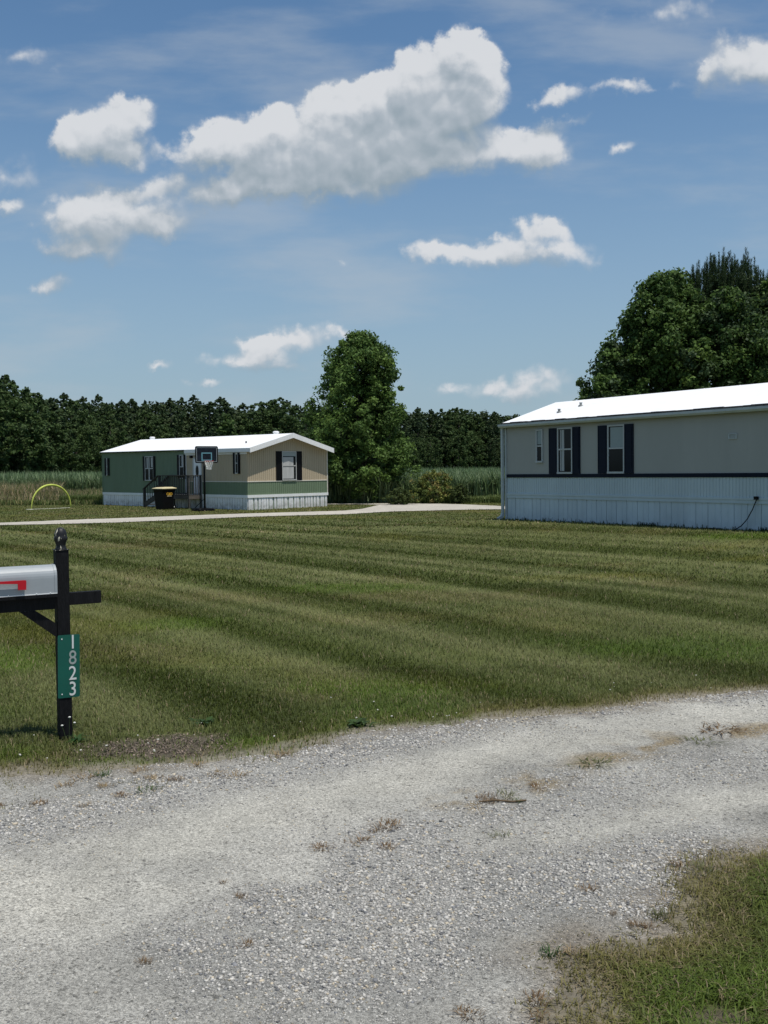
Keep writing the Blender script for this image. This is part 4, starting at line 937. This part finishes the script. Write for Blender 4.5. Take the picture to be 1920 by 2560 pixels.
# ------------------------------------------------------------------ weeds on the gravel: every tuft its own thing
def tuft_mesh(n, h, spread, col, seed, wd=.004, lean=.8, name='weed_tuft'):
    r = np.random.default_rng(seed); P = np.zeros((n, 3)); P[:, 0] = r.normal(0, spread, n); P[:, 1] = r.normal(0, spread*.8, n)
    c = np.array(col)*(.5+1.0*r.random((n, 1))); an = np.arctan2(P[:, 1], P[:, 0])+r.normal(0, .9, n)
    V, T, C = blades(P, h*(.4+.8*r.random(n)), wd*(.6+.8*r.random(n)), lean*(.4+.9*r.random(n)), an, c)
    me = mesh_np(name, V, T, GM, C); return me
brown = (.20, .13, .065); olive = (.10, .11, .04); grn = (.055, .10, .022); dkg = (.035, .075, .02); strw = (.27, .20, .11)
TUFTS = [
 (1245, 2098, .05, .05, 'o', 'small tuft'), (968, 2072, .06, .08, 'b', ''), (940, 2085, .05, .05, 'b', ''), (805, 2127, .05, .055, 'b', ''), (900, 2110, .04, .07, 'b', ''), (965, 2125, .04, .05, 'b', ''),
 (560, 2214, .045, .03, 'b', ''), (603, 2250, .055, .03, 'b', ''), (617, 2372, .05, .04, 'b', ''), (360, 2415, .04, .03, 'b', ''),
 (1265, 1995, .06, .07, 'o', ''), (1215, 2000, .05, .06, 'b', ''), (1340, 1975, .05, .08, 'b', ''), (1225, 2012, .04, .05, 'b', ''), (1295, 2009, .045, .035, 'g', ''),
 (1800, 1830, .05, .16, 'b', ''), (1760, 1860, .04, .12, 'o', ''), (1480, 1915, .04, .12, 'o', ''),
 (1375, 2395, .06, .05, 'd', ''), (1650, 2300, .09, .045, 'o', ''), (1620, 2326, .05, .045, 'b', ''), (1585, 2322, .05, .03, 'b', ''), (1470, 2232, .05, .05, 'b', ''), (1532, 2293, .04, .02, 'b', ''),
 (1700, 2170, .06, .06, 'b', ''), (1755, 2185, .07, .07, 'o', ''), (1425, 2390, .06, .05, 's', ''), (1340, 2510, .05, .05, 'b', ''), (1350, 2548, .035, .05, 'b', ''), (1170, 2545, .04, .05, 'b', ''),
 (365, 1983, .06, .07, 'g', ''), (300, 1995, .04, .05, 'b', ''), (215, 1950, .07, .09, 's', ''), (255, 1945, .08, .06, 'g', ''), (160, 1970, .07, .07, 's', ''), (260, 1972, .05, .05, 's', ''), (215, 2020, .05, .05, 's', ''), (440, 1955, .06, .05, 'b', ''), (345, 1935, .07, .08, 's', ''), (385, 1952, .05, .06, 's', ''), (540, 1940, .05, .09, 's', ''), (590, 1945, .05, .07, 's', ''), (5, 2020, .05, .03, 'b', ''), (100, 2015, .04, .05, 'b', ''), (490, 1918, .06, .09, 's', ''), (700, 1893, .06, .08, 's', '')]
pal = {'b': (brown, 'brown dried'), 'o': (olive, 'olive green'), 'g': (grn, 'green'), 'd': (dkg, 'dark green leafy'), 's': (strw, 'straw coloured')}
OWN = {(968, 2072): 'brown dried tuft left of the drive centre, topmost of its loose cluster', (940, 2085): 'brown dried tuft just under the topmost one left of the drive centre',
 (805, 2127): 'lone brown dried tuft at the left end of the cluster near the drive centre', (900, 2110): 'brown dried tuft right beside the lone one near the drive centre', (965, 2125): 'brown dried tuft at the lower right of the cluster near the drive centre',
 (1215, 2000): 'brown dried tuft at the left end of the thin twig', (1225, 2012): 'small brown tuft under the left end of the twig', (1340, 1975): 'brown dried tuft up and right of the twig', (1800, 1830): 'wide brown dried patch far up the drive near the right edge', (1760, 1860): 'olive weed patch far up the drive near the right edge',
 (1480, 1915): 'olive green weed patch halfway up the drive', (1265, 1995): 'olive green tuft growing above the thin twig', (1245, 2098): 'olive green tuft alone in the gravel below the twig', (1295, 2009): 'small green weed at the right end of the thin twig',
 (560, 2214): 'upper of two small brown tufts alone on the pale left track', (603, 2250): 'lower of two small brown tufts alone on the pale left track', (617, 2372): 'small brown tuft at the gravel edge below the pair of tufts', (360, 2415): 'lowest brown tuft on the left side of the drive',
 (1375, 2395): 'dark green leafy weed left of the right hand grass corner', (1650, 2300): 'olive bunch of grass standing just off the right hand grass corner', (1170, 2545): 'brown tuft at the very bottom of the drive', (1350, 2548): 'small brown tuft at the bottom beside the right hand grass'}
protos = {}
for kx in pal:
    for sz in (0, 1):
        o = tuft_mesh(70 if sz else 45, .06, .03, pal[kx][0], hash(kx) % 1000 if False else ord(kx)*3+sz, wd=.005 if kx == 'd' else .0035)
        protos[kx+str(sz)] = o
for v in protos.values(): COL.objects.unlink(v)
used = {}
for i, (px, py, h, s, kx, _) in enumerate(TUFTS):
    src = protos[kx+str(i % 2)]; o = src.copy(); o.name = 'weed_tuft'; COL.objects.link(o); p = ground(px, py)
    o.location = (p[0], p[1], p[2]+.012); o.rotation_euler = (0, 0, i*1.7); k = s/.03*.5; o.scale = (k, k, h/.06*.5)
    where = ('the left grass verge' if px < 760 and py < 2040 else 'the open lower drive' if px < 700 else 'the right hand grass corner' if px > 1300 and py > 2100 else 'the middle of the drive')
    own = OWN.get((px, py))
    tag(o, own or f'{pal[kx][1]} weed tuft growing in the gravel near {where}', 'weed', f'{pal[kx][1]} weed tufts near {where}')
for v in protos.values(): bpy.data.objects.remove(v)

def rosette(px, py, r, h, col, name, label, cat, n=26):
    p = ground(px, py); rr = np.random.default_rng(px); P = np.zeros((n, 3)); P[:, :2] = rr.normal(0, r*.25, (n, 2))
    V, T, C = blades(P, h*(.6+.6*rr.random(n)), r*(.3+.3*rr.random(n)), .9+.9*rr.random(n), rr.random(n)*6.28, np.array(col)*(.6+.8*rr.random((n, 1))))
    o = mesh_np(name, V, T, GM, C); o.location = tuple(p); tag(o, label, cat)
rosette(508, 1812, .10, .06, (.045, .085, .022), 'weed_plant', 'dark broad leaved weed at the back edge of the bare soil patch', 'weed')
rosette(897, 1815, .11, .06, (.045, .08, .022), 'weed_plant', 'dark broad leaved clump at the lawn edge where gravel begins', 'weed')
rosette(196, 1858, .04, .07, (.035, .085, .02), 'weed_plant', 'small upright green weed just right of the post foot', 'weed')
pf = ground(176, 1850)
FW = empty('flowering_weed', pf, 0, 'thin white flowering weed growing against the foot of the post', 'weed')
for (dx, h, hx) in ((0, .17, .01), (-.02, .11, -.025), (.015, .13, .03)):
    MB().tube([(dx, -.03, 0), (dx+hx*.5, -.035, h*.6), (dx+hx, -.04, h)], .0016, 5).build('stem', mat('weed_stem', (.06, .09, .03), .8), FW)
    MB().lathe([(.002, 0), (.008, .003), (.010, .008), (.004, .012)], (dx+hx, -.04, h), 8).build('flower', mat('white_petals', (.6, .6, .55), .8), FW)
tw = ground(1255, 2012)
MB_ = MB().tube([(-.13, 0, .02), (-.04, .01, .025), (.06, -.005, .02), (.14, .01, .022)], .006, 6).build('twig', mat('brown_twig', (.12, .085, .05), .9, .2, 30), None); MB_.location = tuple(tw)
tag(MB_, 'thin brown twig lying across the gravel between dried weeds', 'twig')

# ------------------------------------------------------------------ tall dry grass, weeds, crop field
def region_blades(n, pxr, yr, h, wd, cols, lean=.4, simple=False, hn=.3, hf=None):
    y = RNG.uniform(*yr, n); px = RNG.uniform(*pxr, n); x = (px-960)/F*y
    keep = ~inhome(x, y); x = x[keep]; y = y[keep]; n = len(x)
    P = np.stack([x, y, hz(x, y)-.01], 1); ci = RNG.integers(0, len(cols), n); c = np.array(cols)[ci]*(.65+.7*RNG.random((n, 1)))
    hh = h*(1-hn+2*hn*RNG.random(n))*(.75+.5*fbm(x*.6, y*.6, 3, 15))
    if hf is not None: hh = hh*hf(x, y)
    return blades(P, hh, wd*(.6+.8*RNG.random(n)), lean*(.3+1.2*RNG.random(n)), RNG.random(n)*6.283, c, simple=simple)
LM = leafmat('tall_grass_leaf', .35, .6, .25)
tan = [(.48, .36, .23), (.42, .33, .19), (.30, .27, .12), (.52, .42, .28)]; gg = [(.13, .18, .055), (.17, .21, .07), (.10, .145, .045)]
V, T, C = join([region_blades(13000, (-260, 150), (62.5, 67), .92, .028, tan+gg, .35, hf=lambda x, y: .6+.75*sm(62.3, 65, y)),
                region_blades(6000, (100, 262), (63, 67), .75, .028, tan[:2]+gg, .35),
                region_blades(9000, (-260, 262), (62, 64), .35, .03, gg+tan[2:3], .5)])
tag(mesh_np('dry_tall_grass', V, T, LM, C), 'tall tan dry grass at the field edge left of the green home', 'tall grass', kind='stuff')
V, T, C = join([region_blades(9000, (150, 262), (62.5, 66), .62, .035, gg, .4), region_blades(7000, (824, 905), (62, 65.5), .9, .04, gg+[(.06, .085, .04)], .4),
                region_blades(6500, (1010, 1262), (58.8, 60.5), .45, .035, gg, .5)])
tag(mesh_np('green_weeds', V, T, LM, C), 'green weedy growth along the near edge of the field', 'weeds', kind='stuff')
n = 2600; u = RNG.uniform(.2, 14, n); kp = RNG.random(n) < .12+.9*sm(.5, .75, fbm(u*1.3, u*0, 3, 83))*sm(2, 7, u); u = u[kp]; n = len(u); v = -RNG.random(n)*.10-.01
x = RA[0]+RD[0]*u-RN[0]*v; y = RA[1]+RD[1]*u-RN[1]*v
V, T, C = blades(np.stack([x, y, hz(x, y)-.005], 1), .05+.13*RNG.random(n)**2, .012+.014*RNG.random(n), .3+.6*RNG.random(n), RNG.random(n)*6.28, np.array([.035, .055, .02])*(.6+.8*RNG.random((n, 1))))
tag(mesh_np('skirt_weeds', V, T, LM, C), 'dark untrimmed grass along the foot of the pale skirt', 'grass', kind='stuff')
CM_ = leafmat('corn_leaf', .3, .5, .35)
cg = [(.13, .195, .085), (.155, .225, .10), (.11, .165, .075), (.20, .26, .13)]
pr_ = []
for (pxr, y0) in (((-330, 262), 67), ((815, 1700), 60)):
    k = (pxr[1]-pxr[0])/450
    pr_.append(region_blades(int(13000*k), pxr, (y0, y0+8), 1.75, .075, cg, .38, hn=.2))
    pr_.append(region_blades(int(9000*k), pxr, (y0+8, y0+25), 1.72, .10, cg, .4, hn=.2))
    pr_.append(region_blades(int(7000*k), pxr, (y0+25, y0+75), 1.72, .16, cg, .4, hn=.18, simple=True))
    pr_.append(region_blades(int(3500*k), pxr, (y0+75, y0+160), 1.72, .26, cg, .4, hn=.15, simple=True))
V, T, C = join(pr_); tag(mesh_np('corn_crop', V, T, CM_, C), 'green field of young corn stretching back to the woods', 'crop field', kind='stuff')
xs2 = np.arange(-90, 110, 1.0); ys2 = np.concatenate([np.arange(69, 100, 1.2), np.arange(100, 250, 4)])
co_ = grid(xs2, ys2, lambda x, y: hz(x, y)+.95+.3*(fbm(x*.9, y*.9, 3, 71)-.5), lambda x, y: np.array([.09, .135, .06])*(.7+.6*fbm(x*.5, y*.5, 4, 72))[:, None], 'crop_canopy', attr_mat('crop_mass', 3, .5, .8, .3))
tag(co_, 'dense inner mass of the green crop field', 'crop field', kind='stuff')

# ------------------------------------------------------------------ trees
BARK = mat('bark', (.10, .085, .07), .9, .35, 4, bump=.6, bscale=12, stretch=(1, 1, .3))
LEAF = leafmat('tree_leaf', .3, .6, .15)
def leaves(cent, rad, per, size, cols, rr, up=.35, droop=0.):
    """clumps of leaf-sized folded quads"""
    n = len(cent)*per; c = np.repeat(cent, per, 0); r = np.repeat(rad, per)
    g_ = rr.normal(0, 1, (n, 3)); g_ /= np.linalg.norm(g_, axis=1)[:, None]+1e-9
    d = rr.random(n)**.5; P = c+g_*(r*d)[:, None]*np.array([1, 1, .8])
    nn_ = g_*.7+rr.normal(0, .6, (n, 3)); nn_[:, 2] += up; nn_ /= np.linalg.norm(nn_, axis=1)[:, None]
    a = np.cross(nn_, rr.normal(0, 1, (n, 3))); a /= np.linalg.norm(a, axis=1)[:, None]+1e-9; b = np.cross(nn_, a)
    s = size*(.6+.8*rr.random(n))[:, None]; a = a*s; b = b*s*.65
    V = np.stack([P-a, P-b+nn_*s*.12, P+a, P+b+nn_*s*.12], 1).reshape(-1, 3)
    T = (np.arange(n)[:, None]*4+np.array([0, 1, 2, 3])[None])
    cl = np.array(cols); ci = rr.integers(0, len(cl), len(cent)); C = np.repeat(cl[ci], per, 0)*(.65+.7*rr.random((n, 1)))
    return V, T, np.repeat(C, 4, 0)
def crown_points(n, prof, h0, h1, rr, lump=.35, shell=.55, seed=0, squash=(1, 1)):
    t = rr.random(n*3)**.9; a = rr.random(n*3)*2*np.pi
    R_ = np.interp(t, [p[0] for p in prof], [p[1] for p in prof])
    kp = rr.random(n*3) < .25+.75*R_/max(p[1] for p in prof); t, a, R_ = t[kp][:n], a[kp][:n], R_[kp][:n]; n = len(t)
    L = 1+lump*(2*fbm(a*1.9+seed, t*6+seed, 3, seed)-1)*1.5
    q = shell+(1-shell)*rr.random(n)**.6; q = np.where(rr.random(n) < .25, rr.random(n), q)
    return np.stack([np.cos(a)*R_*L*q*squash[0], np.sin(a)*R_*L*q*squash[1], h0+(h1-h0)*t], 1)
def trunk(h, r, rr, limbs=5, lh=.4, ll=1.2, stems=1):
    mb = MB()
    for s in range(stems):
        bx = (rr.random(2)-.5)*(.5 if stems > 1 else 0); ln = (rr.random(2)-.5)*(.8 if stems > 1 else .15)
        pts = [(bx[0]+ln[0]*q+.04*math.sin(9*q+s), bx[1]+ln[1]*q, h*q) for q in np.linspace(0, 1, 7)]
        mb.tube([(p[0], p[1], p[2]-.15 if i == 0 else p[2]) for i, p in enumerate(pts)], [r*(1-.85*i/6) for i in range(7)], 7)
        for i in range(limbs):
            q = lh+(1-lh)*i/limbs*.95; a = rr.random()*6.28; p = Vector((bx[0]+ln[0]*q, bx[1]+ln[1]*q, h*q)); L = ll*(1.1-q)*1.6
            mb.tube([p, p+Vector((math.cos(a)*L*.5, math.sin(a)*L*.5, L*.35)), p+Vector((math.cos(a)*L, math.sin(a)*L, L*.8))], [r*.35, r*.22, r*.06], 5)
    return mb
def make_tree(name, prof, h, h0, nclump, crad, per, lsize, cols, seed, tr=.18, label=None, cat='tree', group=None, loc=(0, 0, 0), lump=.35, stems=1, limbs=6, extra=None, shell=.5, up=.35):
    rr = np.random.default_rng(seed); o = empty(name, loc, 0, label, cat, group)
    trunk(h*.88, tr, rr, limbs=limbs, lh=max(.15, h0/h), ll=max(p[1] for p in prof)*.55, stems=stems).build('trunk', BARK, o, True)
    P = crown_points(nclump, prof, h0, h, rr, lump, seed=seed % 50, shell=shell); rad = crad*(.45+1.0*rr.random(len(P)))
    V, T, C = leaves(P, rad, per, lsize, cols, rr, up)
    if extra is not None: V, T, C = join([(V, T, C), extra(rr)])
    mesh_np('crown', V, T, LEAF, C, o); return o
gmid = [(.072, .124, .030), (.088, .146, .035), (.060, .104, .027), (.112, .175, .042)]
gdark = [(.050, .082, .034), (.064, .096, .040), (.040, .068, .030), (.078, .108, .046)]
# centre tree between the homes
ct = ground(905, 1257)
make_tree('sweetgum_tree', [(0, .72), (.12, 1.0), (.3, .98), (.5, .86), (.65, .66), (.8, .50), (.92, .34), (1, .06)] and [(0, 2.2), (.1, 2.75), (.3, 3.0), (.42, 2.9), (.52, 2.6), (.62, 2.2), (.75, 2.05), (.87, 1.6), (.95, .95), (1, .2)], 10.0, .35, 1000, .42, 95, .082, [tuple(q*1.25 for q in c_) for c_ in gmid]+gmid[:1], 11, .12,
          'tall bushy green tree standing alone between the two mobile homes', 'tree', None, (ct[0]-.05, ct[1]+.8, ct[2]), lump=.55, stems=4, limbs=7, shell=.45)
# trees behind the taupe home
def tree_at(px, Y, topy, **k):
    x = at(px, 1160, Y)[0]; z = float(hz(x, Y)); h = at(px, topy, Y)[2]-z; return x, z, h
x, z, h = tree_at(1680, 47, 690)
make_tree('broadleaf_tree', [(0, 2.2), (.15, 3.2), (.35, 3.4), (.55, 2.9), (.75, 1.9), (.9, 1.0), (1, .2)], h, 1.0, 800, .46, 95, .082, gmid+[(.05, .09, .02)], 21, .2,
          'broad leafy green tree rising behind the roof of the taupe home', 'tree', None, (x, 47, z), lump=.6, limbs=9)
x, z, h = tree_at(1530, 45.5, 860)
make_tree('broadleaf_tree', [(0, 1.4), (.3, 1.75), (.55, 1.6), (.8, .9), (1, .15)], h, 1.0, 280, .36, 90, .08, gmid[:3]+gdark[:2], 22, .1,
          'lower leafy tree at the left end of the clump behind the taupe home', 'tree', None, (x, 45.5, z), lump=.65)
x, z, h = tree_at(1640, 46, 695)
make_tree('broadleaf_tree', [(0, 1.6), (.3, 1.9), (.6, 1.75), (.8, 1.4), (1, .3)], h, 1.6, 360, .38, 90, .08, [(.07, .12, .03), (.055, .10, .025)]+gmid[:2], 23, .1,
          'bright green rounded treetop beside the pine behind the taupe home', 'tree', None, (x, 46, z), lump=.3)
x, z, h = tree_at(1815, 45.2, 735)
make_tree('broadleaf_tree', [(0, 1.8), (.3, 2.3), (.6, 2.1), (.8, 1.5), (.93, .8), (1, .2)], h, 1.2, 480, .42, 90, .08, gmid[:3]+gdark[:1], 25, .15,
          'leafy green tree hiding the lower part of the pine with upright tips', 'tree', None, (x, 45.2, z), lump=.65)
x, z, h = tree_at(1935, 46.5, 688)
make_tree('broadleaf_tree', [(0, 2.4), (.3, 3.0), (.6, 2.6), (.8, 1.8), (1, .3)], h, 1.2, 560, .45, 90, .082, gmid+gdark[:2], 24, .16,
          'leafy green tree cut by the right edge behind the taupe home', 'tree', None, (x, 46.5, z), lump=.6)
def needles(tips, size, rr, cols=((.035, .06, .025), (.045, .075, .03), (.03, .05, .022)), per=70, length=.75, rad=.13):
    n = len(tips)*per; q = rr.random(n); base = np.repeat(tips, per, 0); a = rr.random(n)*6.283; ax = base.copy(); ax[:, 2] -= (1-q)*length
    d = np.stack([np.cos(a), np.sin(a), .9+.8*rr.random(n)], 1); d /= np.linalg.norm(d, axis=1)[:, None]; L = (rad*(1.2-.6*q))[:, None]
    s = np.stack([-np.sin(a), np.cos(a), np.zeros(n)], 1)*size
    V = np.stack([ax-s, ax+s, ax+d*L*1.5], 1).reshape(-1, 3); T = np.arange(3*n).reshape(n, 3)
    T = np.concatenate([T, T[:, 2:3]], 1); C = np.array(cols)[rr.integers(0, len(cols), n)]*(.6+.8*rr.random((n, 1)))
    V4 = np.stack([ax-s, ax+s, ax+d*L*1.5+s*.2, ax+d*L*1.5-s*.2], 1).reshape(-1, 3); T4 = np.arange(4*n).reshape(n, 4)
    return V4, T4, np.repeat(C, 4, 0)
x, z, h = tree_at(1805, 48.5, 662)
def pine_top(rr):
    tips = []
    for i in range(420):
        a = rr.random()*6.283; q = rr.random()**.5; R = 2.05*q; top = h+.25-1.1*q*q+rr.normal(0, .22)
        tips.append((math.cos(a)*R+.1, math.sin(a)*R, top-abs(rr.normal(0, .9))*(rr.random() < .7)))
    for dx_2, dz_2 in ((1.05, .75), (1.15, .55), (.95, .45), (1.2, .2), (1.0, .1), (-1.2, .05), (-.4, .35), (-1.75, -.4), (.1, .25), (.4, .3), (-.8, .1)): tips.append((dx_2, 0, h+dz_2)); tips.append((dx_2+.03, .1, h+dz_2-.5))
    return needles(np.array(tips), .012, rr)
make_tree('pine_tree', [(0, 1.2), (.3, 1.9), (.7, 2.1), (.9, 1.7), (1, .8)], h-.7, h*.45, 200, .45, 40, .10, gdark, 31, .16, 'dark pine with upright needle tips poking above the leafy trees', 'pine tree', None, (x, 48.5, z), extra=pine_top)
x, z, h = tree_at(1925, 49, 712)
def pine_top2(rr):
    tips = [(rr.normal(0, .8), rr.normal(0, .8), h-abs(rr.normal(0, .9))) for _ in range(220)]; return needles(np.array(tips), .012, rr)
make_tree('pine_tree', [(0, .8), (.3, 1.3), (.7, 1.3), (1, .4)], h-.6, h*.5, 90, .4, 40, .10, gdark, 32, .14, 'dark pine top at the right edge of the picture', 'pine tree', None, (x, 49, z), extra=pine_top2)

# far woods -------------------------------------------------------------
def far_proto(kind, seed):
    rr = np.random.default_rng(seed)
    if kind == 'pine':
        prof = [(0, .9), (.15, 2.1), (.35, 2.2), (.6, 1.5), (.8, .8), (.93, .3), (1, .04)]; nc, cr_, per, ls, cols, h0 = 230, .40, 26, .135, gdark, 2.0
    elif kind == 'round':
        prof = [(0, 1.8), (.2, 2.7), (.5, 2.8), (.75, 2.1), (.93, 1.0), (1, .2)]; nc, cr_, per, ls, cols, h0 = 240, .48, 34, .135, [(.064, .104, .034), (.078, .120, .040), (.052, .086, .032)], 1.3
    elif kind == 'spire':
        prof = [(0, .8), (.25, 1.35), (.6, 1.1), (.85, .6), (1, .05)]; nc, cr_, per, ls, cols, h0 = 130, .30, 22, .125, gdark, 3.0
    h = 10.0; o = empty(kind, (0, 0, 0)); 
    tm = trunk(h*.9, .14, rr, limbs=4, lh=.35, ll=1.2).build('trunk', BARK, o)
    if kind == 'round': P = crown_points(nc, prof, h0, h, rr, .5, seed=seed % 40, shell=.6)
    else:
        P = []; z = h0; step = .62 if kind == 'pine' else .5
        while z < h-.25:
            t = (z-h0)/(h-h0); R_ = float(np.interp(t, [p[0] for p in prof], [p[1] for p in prof])); nb_ = int(5+3*rr.random()); a0_ = rr.random()*6.28
            for b_ in range(nb_):
                a = a0_+b_*6.28/nb_+rr.normal(0, .3); L = R_*(.6+.55*rr.random()); up_ = .10+.55*t; k_ = max(1, int(L/.5))
                for i_ in range(k_):
                    q = (i_+1)/k_; P.append((math.cos(a)*L*q+rr.normal(0, .08), math.sin(a)*L*q+rr.normal(0, .08), z+up_*L*q*q+rr.normal(0, .08)))
            z += step*(.8+.4*rr.random())*(1-.35*t)
        for q in (.0, .22, .45, .7): P.append((0, 0, h-q))
        P = np.array(P)
    tt = (P[:, 2]-h0)/(h-h0); rad = cr_*(.5+.9*rr.random(len(P)))*(1.1-.72*np.clip(tt, 0, 1)**2)
    V, T, C = leaves(P, rad, per, ls, cols, rr, .45); cm_ = mesh_np('crown', V, T, LEAF, C, o); return o, tm, cm_
PR = {k: [far_proto(k, s) for s in ss] for k, ss in (('pine', (101, 102, 103)), ('round', (111, 112, 113)), ('spire', (121, 122)))}
def place(kind, x, y, h, wd, rz, label, cat, group, name):
    o, tm, cm_ = random.choice(PR[kind]); r = o.copy(); r.name = name; COL.objects.link(r); r.location = (x, y, float(hz(x, y))-.05); r.rotation_euler = (0, 0, rz); r.scale = (wd, wd, h/10)
    for c in (tm, cm_): d = c.copy(); COL.objects.link(d); d.parent = r
    tag(r, label, cat, group)
sky_px = [-700, -300, -60, 20, 60, 110, 200, 300, 400, 500, 600, 640, 700, 740, 780, 900, 1030, 1100, 1200, 1260, 1500, 2200]
sky_y = [925, 930, 930, 940, 982, 980, 985, 992, 990, 992, 1002, 1010, 996, 1000, 1012, 1015, 1022, 1022, 1016, 1030, 1030, 1030]
dep_px = [-700, -300, 0, 250, 650, 1100, 1500, 2200]; dep = [95, 115, 132, 162, 190, 220, 240, 260]
def woods(row, off, frac, kinds, step, jit=.35):
    px = -430.0
    while px < 1560:
        Y = float(np.interp(px, dep_px, dep))+off; Yj = Y+random.uniform(-2, 2); x = at(px, 1160, Yj)[0]
        top = float(np.interp(px, sky_px, sky_y)); h = at(px, top, Yj)[2]+.25; f = random.uniform(*frac); h *= f
        kind = random.choice(kinds)
        if 660 < px < 735 and row == 1: kind = 'round'
        if px < 60 and row <= 1: kind = 'round' if row == 1 else kind; 
        seg = 'left of the green home' if px < 240 else 'above the green home' if px < 800 else 'right of the lone tree' if px < 1270 else 'by the taupe home'
        rw = ('in the front row', 'in the second row', 'at the back of the woods')[row]
        nm = {'pine': 'pine_tree', 'round': 'broadleaf_tree', 'spire': 'pine_tree'}[kind]; kd = {'pine': 'dark shaggy pine', 'round': 'dark round crowned tree', 'spire': 'slim pointed pine'}[kind]
        place(kind, x, Yj, h, h/10*random.uniform(.95, 1.35) if kind != 'spire' else h/10*random.uniform(1.0, 1.3), random.uniform(0, 6.28), f'{kd} {rw} {seg}', 'tree', f'{kd}s {rw} {seg}', nm)
        px += step/Y*F*random.uniform(1-jit, 1+jit)
woods(0, 0, (.55, .80), ['round', 'round', 'pine'], 4.4)
woods(1, 5, (.80, .98), ['pine', 'pine', 'round'], 3.6)
woods(2, 11, (.90, 1.02), ['spire', 'pine', 'round', 'spire'], 2.3)
for k_, (px_, top_, lb_) in enumerate(((-60, 925, 'tall broad round tree cut by the left edge of the picture'), (15, 938, 'tallest round tree at the far left of the dark woods'), (75, 975, 'broad round tree just right of the tallest one at far left'), (700, 994, 'broad round tree standing above the woods just left of the lone tree'), (655, 1006, 'round treetop above the gable end of the green home'))):
    Y_ = float(np.interp(px_, dep_px, dep))+3; x_ = at(px_, 1160, Y_)[0]; h_ = at(px_, top_, Y_)[2]+.3
    place('round', x_, Y_, h_, h_/10*1.15, px_, lb_, 'tree', None, 'broadleaf_tree')
# undergrowth and dark depth of the woods: one mass nobody could count
n = 9000; px = RNG.uniform(-450, 1600, n); off = RNG.uniform(1, 26, n); Y = np.interp(px, dep_px, dep)+off; X = (px-960)/F*Y; top = (1163-np.interp(px, sky_px, sky_y))/F*Y+CZ
Z = -.2+RNG.random(n)*np.where(off < 8, .28, .93)*top; cen = np.stack([X, Y, Z], 1)
V, T, C = leaves(cen, np.full(n, 1.1), 14, .34, [(.034, .054, .022), (.044, .066, .026)], np.random.default_rng(5), .3)
tag(mesh_np('woodland_depth', V, T, LEAF, C), 'dark tangled depth of the woods behind the front trees', 'woodland', kind='stuff')
for v in PR.values():
    for (o, a_, b_) in v:
        for q in (a_, b_, o): bpy.data.objects.remove(q)
# brighter young tree before the woods, bushes
x, z, h = tree_at(567, 150, 1038)
make_tree('young_tree', [(0, 2.3), (.3, 2.6), (.6, 1.7), (.85, .9), (1, .15)], h, .6, 130, .6, 20, .26, [(.075, .12, .035), (.06, .10, .03)], 41, .1, 'lighter green young tree before the dark woods above the green home roof', 'tree', None, (x, 150, z), lump=.4)
b0 = ground(1085, 1258)
make_tree('bush', [(0, 1.0), (.3, 1.3), (.65, 1.05), (.9, .55), (1, .15)], 1.85, .08, 230, .17, 26, .055, [(.19, .20, .05), (.14, .18, .045), (.25, .21, .07), (.11, .15, .04)], 51, .03, 'yellow green bush at the field edge right of the lone tree', 'bush', None, tuple(b0), lump=.4, stems=4, limbs=3)
for (px, py, hh, wd, sd_, lb) in ((1148, 1259, 1.1, .6, 52, 'small pale green bush beside the yellow green bush'), (1000, 1262, .9, .8, 53, 'low dark shrub at the right foot of the lone tree'), (862, 1258, 1.0, .8, 54, 'low dark shrub at the left foot of the lone tree')):
    b1 = ground(px, py)
    make_tree('bush', [(0, wd*.8), (.4, wd), (.8, wd*.6), (1, .1)], hh, .05, 110, .14, 24, .05, [(.055, .08, .025), (.075, .10, .03)], sd_, .02, lb, 'bush', None, tuple(b1), lump=.4, stems=3, limbs=3)
